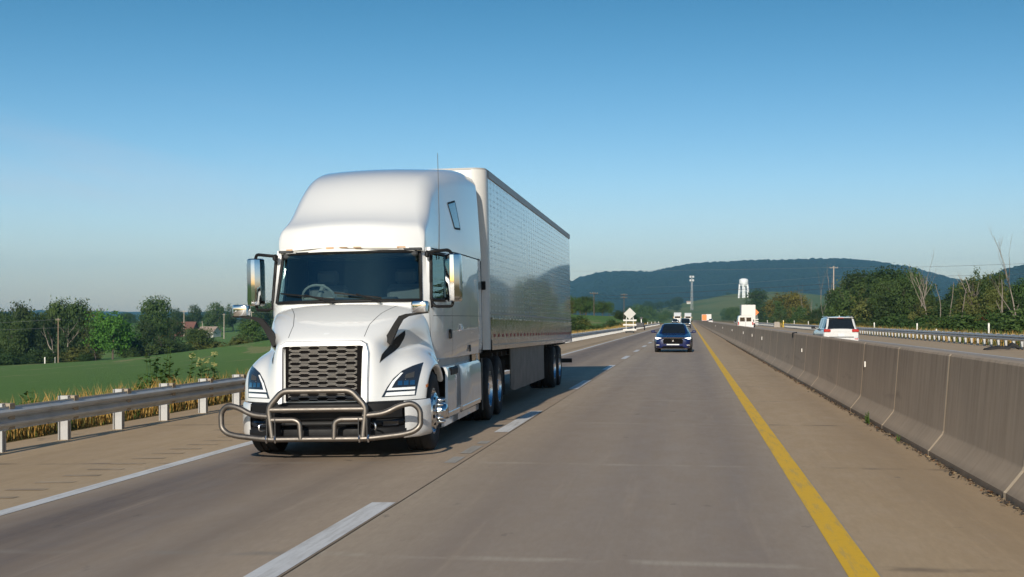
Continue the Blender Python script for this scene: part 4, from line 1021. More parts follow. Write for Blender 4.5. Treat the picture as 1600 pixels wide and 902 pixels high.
# distant belt of woods: one mass
def woods(name, label, spots, col):
    b = MB(); V = []; Fc = []; r = random.Random(3)
    for x, y, h, w, sh in spots:
        src = CM[sh][r.randrange(len(CM[sh]))]; n = len(src.vertices); co_ = np.empty(n*3); src.vertices.foreach_get('co', co_); co_ = co_.reshape(-1, 3)
        a = r.random()*6.28; rot = np.array(((math.cos(a), -math.sin(a), 0), (math.sin(a), math.cos(a), 0), (0, 0, 1)))
        keep = n//2//4*4
        co_ = (co_[:keep] @ rot.T)*np.array((w, w, h)) + np.array((x, y, TZ(x, y)-.2)); i0 = len(V); V += [tuple(p) for p in co_]; Fc += [(i0+k, i0+k+1, i0+k+2, i0+k+3) for k in range(0, keep, 4)]
    me = bpy.data.meshes.new(name); me.from_pydata(V, [], Fc); me.materials.append(LF[col]); o = bpy.data.objects.new(name, me); COL.objects.link(o); return tag(o, label, 'woods', None, 'stuff')
rr = random.Random(8)
sp = []
for k in range(46):
    px = rr.uniform(170, 470); zc = rr.uniform(680, 860); x, y = W(px, zc); h = rr.uniform(5, 8.5); sp.append((x, y, h, h*rr.uniform(1.1,1.7), 'round'))
woods('woods', 'distant dark belt of woods behind the barn at left', sp, 'dark')
sp = []
for k in range(80):
    px = rr.uniform(985, 1240); zc = rr.uniform(760, 1250); x, y = W(px, zc)
    if -16 < x < 24: continue
    yt = interp(px, (985,1040,1080,1120,1180,1240), (475,484,487,483,476,470)); h = max(5, H0+(499-yt+rr.uniform(-5,3))/F*zc - TZ(x, y)); sp.append((x, y, h, h*rr.uniform(.9,1.3), rr.choice(('round','tall'))))
woods('woods', 'distant green woods in front of the hillside field beyond the road', sp, 'mid')
sp = []
for k in range(60):
    px = rr.uniform(1010, 1215); zc = rr.uniform(1500, 2150); x, y = W(px, zc)
    if rr.random() < .5: px = rr.uniform(980, 1065); x, y = W(px, zc)
    elif zc < 2000: continue
    h = rr.uniform(9, 14); sp.append((x, y, h, h*1.3, 'round'))
woods('woods', 'far dark woods along the top and side of the hillside field', sp, 'dark')
# left of the road, beyond the truck
G = 'bushes behind the left guardrail beyond the truck'
rr = random.Random(21)
for k in range(64):
    zc = 60*(400/60.)**((k+rr.random())/64); X0 = -12.6 - abs(rr.gauss(0, 1.3)) - rr.choice((0, 0, 2.5)) ; h = rr.uniform(1.5, 3.2)
    if 240 < zc < 330: continue
    tree('roadside_bush', 'leafy green bush behind the left guardrail between the trailer and the diamond sign', 'bush', X0, zc, h, h*rr.uniform(1.1,1.6), 'bush', rr.choice(('mid','dark','olive','mid')), G, k, False)
G2 = 'trees behind the roadside bushes left of the road'
for k in range(34):
    zc = rr.uniform(110, 420); X0 = -rr.uniform(17, 42); px = 1077+X0*F*1.0085/zc
    if px > 1052 or px < 560: continue
    yt = interp(px, (600,905,960,985,1010,1050), (462,459,464,472,474,482))+rr.uniform(-1,9); h = min(9.5, max(3.5, H0+(499-yt)/F*zc-TZ(X0, zc)))
    tree('scrub_tree', 'dark scrubby tree behind the roadside bushes right of the trailer', 'tree', X0, zc, h, h*rr.uniform(.75,1.15), rr.choice(('round','tall','open','round')), rr.choice(('dark','mid','olive')), G2, k)
# right thicket
TP = ((1150,475),(1166,460),(1180,452),(1195,460),(1212,455),(1240,456),(1258,468),(1285,466),(1300,470),(1312,424),(1328,421),(1345,423),(1378,416),(1405,419),(1429,427),(1438,449),(1455,452),(1468,440),(1482,452),(1500,432),(1514,424),(1530,416),(1552,418),(1560,448),(1580,444),(1600,437),(1660,432),(1760,425))
def zc_at(px, X): return X*F*1.0085/(px-1077)
special = [
 ('dark round tree beside the foot of the water tower', 1182, 451, 42, 34, 'round', 'dark'),
 ('yellow green tree left of the wooden utility pole at right', 1216, 456, 46, 31, 'round', 'yellow'),
 ('yellow tinged tree between the yellow green tree and the utility pole', 1246, 457, 44, 32, 'round', 'yellow'),
 ('broad dark tree right of the utility pole, left half of the tallest clump', 1345, 421, 66, 33, 'round', 'dark'),
 ('tallest broad tree in the clump behind the right guardrail', 1385, 415, 80, 34, 'round', 'dark'),
 ('dark tree at the right end of the tallest clump, next to the bare twin trees', 1420, 421, 56, 33.5, 'round', 'mid'),
 ('dense green bushy tree in front of the tallest clump', 1335, 438, 62, 29.5, 'bush', 'mid'),
 ('tall dark tree under the dead branches near the right edge', 1516, 424, 58, 33, 'tall', 'dark'),
 ('flat topped dark tree near the right edge', 1540, 417, 50, 33, 'open', 'dark'),
 ('green tree cut off by the right edge of the photo', 1604, 437, 62, 31, 'round', 'mid'),
 ('red leaved sumac bush behind the right guardrail', 1531, 484, 24, 26, 'bush', 'red'),
 ('olive bushy tree left of the red leaved bush', 1450, 452, 54, 30, 'bush', 'olive'),
 ('mixed green tree with yellow tips above the red leaved bush', 1560, 446, 50, 30, 'round', 'olive'),
]
for i, (lb, px, yt, wp, X0, sh, c_) in enumerate(special):
    nm = 'sumac_bush' if c_ == 'red' else 'thicket_tree'
    tree_px(nm, lb, px, yt, wp, zc_at(px, X0), sh, c_, 'bush' if c_ == 'red' else 'tree', None, 60+i, c_ != 'red')
rr = random.Random(31)
G3, G4 = 'trees filling the thicket on the right', 'shrubs in front of the thicket on the right'
px = 1150.
while px < 1730:
    for lay in range(3):
        X0 = (30.5, 35, 40)[lay] + rr.uniform(-2, 2); p = px+rr.uniform(-6, 6); zc = zc_at(p, X0)
        if zc > 640: continue
        yt = interp(p, *zip(*TP)) + rr.uniform(4, 22) - (0 if lay else -6); x, y = W(p, zc); h = H0+(499-yt)/F*zc-TZ(x, y)
        if h < 2: continue
        tree('thicket_tree', 'green tree packed among others in the thicket on the right', 'tree', x, y, h, h*rr.uniform(.7,1.0), rr.choice(('round','tall','bush','open')), rr.choice(('dark','dark','mid','mid','olive')), G3, int(px), True)
    px += 6 + (px-1150)*.031
px = 1165.
while px < 1720:
    for lay in range(2):
        X0 = (25.0, 28.)[lay]+rr.uniform(-1.6,1.2); p = px+rr.uniform(-4,4); zc = zc_at(p, X0)
        if zc > 560: continue
        x, y = W(p, zc); h = rr.uniform(1.7, 3.4)*(1.25 if lay else 1)
        tree('thicket_shrub', 'leafy shrub in front of the thicket behind the right guardrail', 'shrub', x, y, h, h*rr.uniform(1.1,1.7), 'bush', rr.choice(('dark','mid','mid','olive')), G4, int(px)+lay, False)
    px += 7 + (px-1165)*.026
# trees standing further along the right verge (seen mirrored in the trailer side)
for k in range(26):
    y = rr.uniform(60, 190); x = rr.uniform(30, 44); px = 1077+x*F/y*1.0085
    if px < 1640: continue
    h = rr.uniform(6.5, 10.5); tree('thicket_tree', 'green tree packed among others in the thicket on the right', 'tree', x, y, h, h*.9, 'round', rr.choice(('dark','mid')), G3, k)
# dead trees
def dead(label, px, ytop, X0, seed, lean=0., depth=3, r0=.11, spread=.28, name='dead_tree'):
    zc = zc_at(px, X0); x, y = W(px, zc); h = H0+(499-ytop)/F*zc-TZ(x, y); b = MB(); r = random.Random(seed)
    pts = [(0,0,0)]; limb_tree(r, b, (0,0,-.1), (lean,0,1), h*(.72 if depth else 1.), r0*.72, depth, spread, n=7)
    o = b.build(name, M['deadwood'], None, 60, fixn=False); o.location = (x, y, TZ(x, y)); return tag(o, label, 'dead tree')
dead('bare grey dead tree leaning left, nearer of the pair above the thicket', 1443, 396, 30.5, 3, -.16)
dead('bare dead tree forking into a fan of thin twigs, right of the leaning one', 1452, 392, 29.5, 5, .06)
dead('slim upright dead tree between the leaning and forked dead trees', 1440, 402, 32, 8, .02, 2, .08)
dead('dead tree with branching top above the tall dark tree near the right edge', 1534, 388, 31, 11, -.12)
dead('bare pole-like dead tree leaning left near the right edge', 1572, 396, 28.5, 14, -.12, 1, .10, .2)
dead('tallest bare dead tree at the right edge of the photo', 1594, 372, 29, 17, .0, 3, .12)
dead('broken pale snag standing left of the tall dark tree', 1501, 446, 27, 20, 0, 0, .10, .2, 'tree_snag')
dead('short broken snag below the forked dead tree', 1467, 440, 28, 22, .02, 0, .09, .2, 'tree_snag')
dead('leaning broken snag between two green trees', 1482, 438, 28, 23, -.12, 0, .09, .2, 'tree_snag')
dead('low pale snag under the red leaved bush side', 1573, 470, 26, 24, .0, 0, .08, .2, 'tree_snag')
dead('reddish bare tree directly behind the wooden utility pole', 1296, 402, 33, 26, -.08, 2, .11, .2)
dead('thin bare tree leaning beside the wooden utility pole', 1288, 414, 32, 28, -.14, 2, .08, .2)
dead('small bare tree left of the utility pole against the hill', 1258, 440, 33, 29, .05, 1, .09, .25)
dead('short leaning bare tree left of the utility pole', 1267, 450, 32, 30, .14, 1, .09, .25)
b = MB(); r = random.Random(9)
for sd_, dx in ((9,-1.),(10,.6)):
    pass
for lb, px, dx, sd_ in (('pale bare trunk with a forked limb right of the roadside pole at left', 104, .0, 9), ('pale bare forked limb leaning left behind the roadside pole', 92, -.5, 12)):
    b = MB(); limb_tree(random.Random(sd_), b, (0,0,0), (dx,0,1), 5.6, .2, 2, .4, n=6); x, y = W(px, 281); o = b.build('bare_trunk', M['deadwood'], None, 60, fixn=False); o.location = (x, y, TZ(x, y)); tag(o, lb, 'dead tree')
# grass and weeds
def blades(name, label, n, spot, hgt, wd, cols, seed, parent=None):
    r = random.Random(seed); V = []; Fc = []; mi = []
    for k in range(n):
        x, y = spot(r); z = TZ(x, y)-.02; h = r.uniform(*hgt); a = r.random()*6.28; lean = r.uniform(.1,.55)*h; w = wd*r.uniform(.6,1.3); c, s = math.cos(a), math.sin(a); b2 = r.random()*6.28
        lx, ly = math.cos(b2)*lean, math.sin(b2)*lean; i = len(V)
        V += [(x-c*w, y-s*w, z), (x+c*w, y+s*w, z), (x+c*w*.7+lx*.4, y+s*w*.7+ly*.4, z+h*.6), (x-c*w*.7+lx*.4, y-s*w*.7+ly*.4, z+h*.6), (x+lx, y+ly, z+h)]
        Fc += [(i,i+1,i+2,i+3), (i+3,i+2,i+4)]; m_ = r.choices(range(len(cols)), [c_[1] for c_ in cols])[0]; mi += [m_, m_]
    me = bpy.data.meshes.new(name); me.from_pydata(V, [], Fc)
    for c_ in cols: me.materials.append(c_[0])
    me.polygons.foreach_set('material_index', mi); o = bpy.data.objects.new(name, me); COL.objects.link(o); return tag(o, label, 'grass', None, 'stuff')
def gm_(nm, c): return plain(nm, c, .8, var=.2, vs=1.5, spec=.15)
GD, GA, GO, GG = gm_('grass_dry', (.42,.27,.085)), gm_('grass_amber', (.33,.19,.05)), gm_('grass_olive', (.16,.14,.045)), gm_('grass_green', (.065,.11,.025))
def spotL(r):
    y = 9+75*r.random()**1.6; return (-9.98-abs(r.gauss(0,1.0)), y)
def spotL2(r): return (-9.98-abs(r.gauss(0,1.3)), 85+240*r.random()**1.3)
def spotR(r): return (19.2+abs(r.gauss(0,1.6)), 55+260*r.random()**1.4)
blades('dry_grass', 'dry golden grass growing under and behind the left guardrail', 15000, spotL, (.2,.75), .011, [(GD,5),(GA,4),(GO,2.2),(GG,1.3)], 1)
blades('dry_grass', 'dry grass along the left guardrail beyond the truck', 12000, spotL2, (.35,.9), .03, [(GD,4),(GA,4),(GO,2),(GG,2)], 2)
blades('dry_grass', 'dry grass behind the long guardrail on the right', 16000, spotR, (.4,1.15), .03, [(GD,4),(GA,2),(GO,4),(GG,3)], 3)
rr = random.Random(4); WF = gm_('weed_flower', (.36,.34,.13))
def weed(label, x, y, h, n, flower=False):
    t_ = thing('tall_weed', label, 'weed', (x, y, TZ(x, y)), 0, None); s = MB(); l = MB(); f = MB()
    for k in range(n):
        bx, by_ = rr.gauss(0,.22)*min(1,h*h), rr.gauss(0,.25)*min(1,h); hh = h*rr.uniform(.6,1.); lx, ly = rr.gauss(0,.12)*min(1,h), rr.gauss(0,.12)*min(1,h)
        s.tube([(bx,by_,0),(bx+lx*.4,by_+ly*.4,hh*.5),(bx+lx,by_+ly,hh)], [.010,.008,.004], 4)
        for q in range(34):
            t0 = rr.uniform(.12,1); p = Vector((bx+lx*t0, by_+ly*t0, hh*t0)); a = rr.random()*6.28; L = rr.uniform(.08,.24)*(1.2-.6*t0)*(h if h < 1 else 1); d = Vector((math.cos(a), math.sin(a), rr.uniform(.0,.5)))*L; w = Vector((-math.sin(a), math.cos(a), 0))*L*.3
            l.poly([p, p+d*.5+w, p+d, p+d*.5-w])
        if flower:
            for q in range(14):
                a = rr.random()*6.28; p = Vector((bx+lx+math.cos(a)*.06, by_+ly+math.sin(a)*.06, hh+rr.uniform(-.04,.06))); l.box(p, (.03,.03,.012), rz=a, mi=1)
    s.build('stem', GG, t_, 0); l.mi = 0; l.build('foliage', [LF['bright'], WF], t_, 0, fixn=False)
weed('tall leafy green weed behind the left guardrail beside the truck headlight', -11.1, 27.5, 1.38, 12)
weed('yellow flowered weed behind the left guardrail just left of the truck', -10.8, 28.9, 1.22, 7, True)
weed('bushy weed rising over the left guardrail, left of the tall leafy one', -11.0, 25.9, 1.0, 9)
weed('thin wispy weed over the middle of the near left guardrail', -10.5, 20.2, .8, 5)
weed('small green weed growing at the foot of the median barrier', 2.79, 21.8, .22, 5)
weed('tiny weed at the foot of the median barrier nearer the camera', 2.78, 18.6, .13, 4)
# ------------------------------------------------------------------ poles, wires, towers
def utility(label, px, ytop, zc, mt, arms=((.5,1.8),), lean=0., r=.15):
    x, y = W(px, zc); z = TZ(x, y); h = H0+(499-ytop)/F*zc-z; t_ = thing('utility_pole', label, 'utility pole', (x, y, z))
    b = MB(); b.tube([(0,0,-.2),(lean,0,h)], [r,r*.7], 8); b.build('pole', mt, t_, 60)
    for dz, w in arms:
        c = MB(); c.box((lean*(h-dz)/h, -.12, h-dz), (w,.10,.12)); a = c.build('crossarm', mt, t_, 0)
        for k in (-.45,-.15,.15,.45):
            c = MB(); c.lathe([(0,.2),(.04,.18),(.05,.10),(.03,.06),(.03,0)], 8, 'Z', c=(lean*(h-dz)/h+k*w, -.12, h-dz+.06)); c.build('insulator', M['boxgrey'], a, 40)
    return Vector((x, y, z+h)), t_
P1, _ = utility('tall weathered wooden utility pole in front of the hill on the right', 1302, 416, zc_at(1302, 29.5), M['wood_pale'], ((.35,1.7),), .1)
P2, _ = utility('brown wooden utility pole in front of the dark trees at left', 91, 497, 276, M['wood'], ((.4,1.0),))
P3, _ = utility('pale utility pole standing in front of the barn', 287.5, 485, 560, M['wood_pale'], ((.5,2.2),), 0, .2)
P4, _ = utility('pale utility pole right of the tan roofed house', 350, 490, 570, M['wood_pale'], ((.5,1.2),), 0, .2)
P5, _ = utility('short leaning pale pole in front of the tan roofed house', 319, 502, 560, M['wood_pale'], (), -.9, .16)
P6, _ = utility('small pale pole with crossarm seen beneath the left truck mirror', 393, 487, 560, M['wood_pale'], ((.4,2.0),), 0, .2)
P7, _ = utility('dark utility pole with crossarm above the bushes left of the diamond sign', 975, 459, 330, M['bark'], ((.3,1.6),(1.0,1.6)), 0, .11)
P8, _ = utility('dark utility pole with single crossarm above the bushes right of the trailer', 928, 456, 300, M['bark'], ((.4,1.8),), 0, .11)
def wire(label, pts, sag, mt, r=.022):
    b = MB(); P = []
    for i in range(len(pts)-1):
        a, c = Vector(pts[i]), Vector(pts[i+1]); L = (c-a).length
        for k in range(14):
            t_ = k/14; q = a.lerp(c, t_); q.z -= sag*L*4*t_*(1-t_); P.append(q)
    P.append(Vector(pts[-1])); b.tube(P, r, 4); o = b.build('overhead_wire', mt, None, 60, fixn=False); return tag(o, label, 'wire')
def wp(px, py, zc): x, y = W(px, zc); return (x, y, H0+(499-py)/F*zc)
z1 = zc_at(1302, 29.5)
wire('upper pale overhead wire crossing in front of the hill to the right hand pole', [wp(880,424,330), P1+Vector((-.7,0,-.3)), wp(1700,408,150)], .002, M['wire_pale'], .018)
wire('second pale overhead wire crossing the hill below the upper one', [wp(1010,449,420), P1+Vector((.1,0,-2.)), wp(1700,424,160)], .003, M['wire_pale'], .018)
wire('black overhead cable crossing the hill to the right hand pole', [P8+Vector((0,0,-.6)), P7+Vector((0,0,-.5)), P1+Vector((.1,0,-3.6))], .0015, M['wire'], .035)
wire('lower black cable across the road just under the first one', [P8+Vector((0,0,-1.3)), P7+Vector((0,0,-1.3)), wp(1180,462,300), P1+Vector((.1,0,-4.4))], .0015, M['wire'], .028)
wire('overhead wire between the left poles in front of the dark trees', [wp(-60,507,270), P2+Vector((-.4,0,-.3)), wp(260,508,400), P3+Vector((-.6,0,-1.2))], .004, M['wire_pale'], .018)
wire('lower overhead wire in front of the dark trees at left', [wp(-60,517,270), P2+Vector((0,0,-2.)), wp(260,512,420), P3+Vector((0,0,-2.6))], .004, M['wire_pale'], .016)
wire('overhead wire strung between the pale poles near the barn', [P3+Vector((.6,0,-.5)), P4+Vector((0,0,-.5)), P6+Vector((0,0,-.4)), wp(450,488,560)], .004, M['wire_pale'], .02)
# water tower
x, y = W(1162, 1650); zb = TZ(x, y); s_ = 1650/F
wt = thing('water_tower', 'white water tower on legs standing in front of the wooded hill', 'water tower', (x, y, zb))
top = H0+(499-435)*s_-zb; rt = 7.0*s_
b = MB(); b.lathe([(0,top),(rt*.5,top-.25),(rt*.82,top-1.0),(rt*.97,top-2.0),(rt,top-3),(rt,top-8.2),(rt*.96,top-8.8),(rt*.75,top-9.8),(rt*.3,top-10.6),(0,top-10.8)], 28); b.build('tank', M['towerwhite'], wt, 40)
for k in range(6):
    a = k*math.pi/3+.35; b = MB(); b.tube([(rt*1.22*math.cos(a), rt*1.22*math.sin(a), -3), (rt*1.0*math.cos(a), rt*1.0*math.sin(a), top-7.5)], .95, 8); b.build('leg', M['towerwhite'], wt, 60)
b = MB(); b.lathe([(2.3,-3),(2.3,top-10)], 14); b.build('riser_pipe', M['towerwhite'], wt, 60)
b = MB(); hz_ = (top-9)*.55
b.tube([(rt*1.11*math.cos(k*math.pi/3+.35), rt*1.11*math.sin(k*math.pi/3+.35), hz_) for k in range(6)], .28, 6, closed=True); b.build('tie_ring', M['towerwhite'], wt, 0)
b = MB(); b.lathe([(rt+.5,top-7.6),(rt+.5,top-6.9),(rt+.4,top-6.9),(rt+.4,top-7.6)], 28); b.build('walkway', M['steel'], wt, 40)
# lattice mast
x, y = W(1081, 1500); zb = TZ(x, y); ht = H0+(499-431)/F*1500-zb
ms_ = thing('radio_mast', 'thin lattice radio mast with panel antennas in front of the hill', 'mast', (x, y, zb)); b = MB()
cs = [(1.0*math.cos(a), 1.0*math.sin(a)) for a in (0.5, 2.6, 4.7)]
for cx, cy in cs: b.tube([(cx*1.5, cy*1.5, -2), (cx*.8, cy*.8, ht)], .16, 5)
n = 18
for k in range(n):
    for i in range(3):
        f0, f1 = lerp(1.5,.8,k/n), lerp(1.5,.8,(k+1)/n); a, c = cs[i], cs[(i+1) % 3]; b.tube([(a[0]*f0,a[1]*f0,ht*k/n),(c[0]*f1,c[1]*f1,ht*(k+1)/n)], .08, 4)
b.build('lattice', M['steel'], ms_, 0, fixn=False)
for lv in (ht-1.2, ht-5.2):
    for k in range(6):
        a = k*math.pi/3; b = MB(); b.box((2.2*math.cos(a), 2.2*math.sin(a), lv), (.5,.9,2.2), rz=a); b.build('panel_antenna', M['towerwhite'], ms_, 0)
# barn and house on the left
def house(name, label, px, zc, w, d, hw_, hr, wall, roof, rz=.1, win=()):
    x, y = W(px, zc); t_ = thing(name, label, 'building', (x, y, TZ(x, y)-.2), rz)
    b = MB(); b.box((0,0,hw_/2), (w,d,hw_)); b.prism([(-d/2,hw_),(d/2,hw_),(0,hr)], 'X', -w/2, w/2); b.build('wall', wall, t_, 0)
    for s in (1,-1):
        r_ = MB(); o_ = .4; e = Vector((0, s*(d/2+o_), hw_-o_*(hr-hw_)/(d/2))); p = Vector((0,0,hr+.08)); 
        r_.grid([[(-w/2-o_, e.y, e.z+.06), (w/2+o_, e.y, e.z+.06)], [(-w/2-o_, 0, p.z), (w/2+o_, 0, p.z)]]); ro = r_.build('roof', roof, t_, 0); md = ro.modifiers.new('t','SOLIDIFY'); md.thickness = .12
    for wx, wz, ww, wh in win:
        f = MB(); f.box((wx, -d/2-.03, wz), (ww, .08, wh)); fo = f.build('window', M['wallpale'], t_, 0); g = MB(); g.box((wx, -d/2-.075, wz), (ww*.8, .02, wh*.8)); g.build('pane', M['carglass'], fo, 0)
house('barn', 'long low barn with rusty red roof among trees at left', 284, 600, 12.5, 9, 3.6, 6.6, M['wallwood'], M['roofred'], .08, ((-3,2,1,1.2),))
house('house', 'small house with tan roof right of the barn', 327, 590, 7.6, 7, 2.6, 4.6, M['wallpale'], M['rooftan'], -.15, ((-2,1.5,1,1.1),(1.6,1.5,1,1.1)))
house('house', 'white buildings on the far hillside field left of the mast', 1076, 1700, 5, 4, 2.4, 3.8, M['wallpale'], M['rooftan'], .1)
# delineators, posts, small things by the right guardrail
def post(name, label, x, y, h, mt, cat, group=None, w=.11, cap=True):
    t_ = thing(name, label, cat, (x, y, TZ(x, y)), 0, group); b = MB(); b.box((0,0,h/2-.1), (w,.05,h+.2), ch=.012); b.build('shaft', mt, t_, 0)
    b = MB(); b.box((0,-.032,h-.16), (w*.75,.012,.16)); b.build('reflector', M['reflector'], t_, 0); return t_
for px, yt, yb, lb in ((1545,505,0,'white delineator post behind the right guardrail, nearest the right edge'),(1433,505,0,'white delineator post behind the right guardrail, below the bare twin trees'),(1366,504,0,'white delineator post behind the right guardrail, right of the white SUV'),(1322,502,0,'white delineator post just past the right side of the white SUV'),(1263,502,0,'white delineator post close left of the white SUV'),(1241,501,0,'white delineator post between the yellow post and the white SUV'),(1463,514,0,'short white post stub just above the right guardrail')):
    zc = zc_at(px, 19.4); x, y = W(px, zc); post('delineator_post', lb, x, y, H0+(499-yt)/F*zc-TZ(x,y), M['whitepost'], 'marker post')
zc = zc_at(1224, 19.2); x, y = W(1224, zc); post('marker_post', 'yellow marker post right of the concrete block', x, y, 1.45, M['yellowpost'], 'marker post', None, .16)
zc = zc_at(1199, 20.); x, y = W(1199, zc); post('delineator_post', 'white delineator post left of the concrete block', x, y, 1.5, M['whitepost'], 'marker post', None, .14)
for k, px in enumerate((1005,1012,1018,1023.5,1029)):
    X0 = -10.1; zc = X0*F*1.0085/(px-1077); x, y = W(px, zc)
    post('delineator_post', ('white delineator post behind the left guardrail, nearest the diamond sign','second white delineator post from the diamond sign along the left guardrail','middle one of five white delineator posts along the golden bank','fourth white delineator post from the diamond sign along the golden bank','white delineator post farthest along the golden bank')[k], x, y, .95, M['whitepost'], 'marker post', None, .14)
zc = zc_at(1213.7, 18.0); x, y = W(1213.7, zc); b = MB(); b.prism([(-.62,0),(.62,0),(.62,.25),(.5,1.1),(-.5,1.1),(-.62,.25)], 'Y', -.9, .9)
o = b.build('concrete_block', M['concrete_block'], None, 0); o.location = (x, y, 0); tag(o, 'brown concrete block closing the gap in the right guardrail', 'concrete block')
b = MB(); P = crom([(-1.,0,.02),(-.6,-.05,.12),(-.2,.05,.16),(.25,0,.14),(.6,.08,.34),(1.,-.02,.04)], 5)
b.grid([[(x, y-.22, z*.4), (x, y-.14, z+.02), (x, y+.10, z+.06), (x, y+.22, z*.5)] for x, y, z in P]); zc = 72.; x, y = W(1567, zc)
o = b.build('tyre_fragment', M['rubber'], None, 40); o.location = (x, y, .01); o.rotation_euler = (0,0,.2); o.modifiers.new('t','SOLIDIFY').thickness = .03; tag(o, 'torn black tyre tread lying on the shoulder at the right guardrail', 'tyre scrap')
for i, (px, zc, lb) in enumerate(((35,284,'short white stake at the edge of the left field'),)):
    x, y = W(70, 274); post('field_stake', 'short white stake at the edge of the left field, left of the pole', x, y, 1.3, M['whitepost'], 'stake', None, .25)
    x, y = W(86, 274); post('field_stake', 'thin grey stake close beside the foot of the left utility pole', x, y, 1.2, M['boxgrey'], 'stake', None, .12)
# ------------------------------------------------------------------ road signs
x, y = W(984, 170); bz = thing('road_barricade', 'white rail barricade with a diamond sign seen from behind on the left shoulder', 'barricade', (x, y, -.11))
for z in (.42, 1.05, 1.62): b = MB(); b.box((0,-.05,z), (1.68,.05,.20), ch=.01); b.build('rail', M['whitesheet'], bz, 0)
for s in (1,-1):
    b = MB(); b.box((s*.45,.02,1.0), (.07,.07,1.9)); b.build('upright', M['whitesheet'], bz, 0); b = MB(); b.box((s*.45,.0,.06), (.10,1.5,.10)); b.build('foot', M['frame'], bz, 0)
    b = MB(); b.box((s*.40,.02,2.05), (.05,.05,.5)); b.build('sign_post', M['galv'], bz, 0)
b = MB(); b.box((.0,.0,.18), (1.1,.5,.18)); b.build('ballast', M['frame'], bz, 0)
b = MB(); b.prism([(-.78,2.46),(0,1.70),(.78,2.46),(0,3.22)], 'Y', -.02, .02); b.build('sign_panel', M['signback'], bz, 0)
x, y = W(1000, 215); gt = thing('light_trailer', 'small dark equipment trailer parked on the left shoulder behind the barricade', 'trailer', (x, y, -.1))
b = MB(); b.box((0,0,.85), (1.3,2.,.75), ch=.08); b.build('housing', M['grey'], gt, 0); b = MB(); b.box((.2,.2,1.55), (.12,.12,.9)); b.build('mast', M['galv'], gt, 0); b = MB(); b.box((.2,.1,1.95), (.5,.12,.28), ch=.03); b.build('lamp_head', M['grey'], gt, 0)
for s in (1,-1): b = MB(); b.lathe([(0,.0),(.2,.02),(.33,.04),(.33,.2),(.2,.22),(0,.22)], 20, 'X', c=(s*.72-.11,0,.33)); b.build('wheel', M['rubber'], gt, 40)
zc = 335.; x, y = W(1180.5, zc); og = thing('warning_sign', 'orange diamond warning sign behind the white box truck', 'road sign', (x, y, 0))
b = MB(); b.prism([(-.85,3.35),(0,2.5),(.85,3.35),(0,4.2)], 'Y', -.02, .02); b.build('sign_panel', M['orange'], og, 0)
for z in (.5,1.05,1.6): b = MB(); b.box((0,-.05,z), (1.4,.05,.22)); b.build('rail', M['whitesheet'], og, 0)
for s in (1,-1): b = MB(); b.box((s*.35,.05,1.4), (.07,.07,2.9)); b.build('sign_post', M['galv'], og, 0)
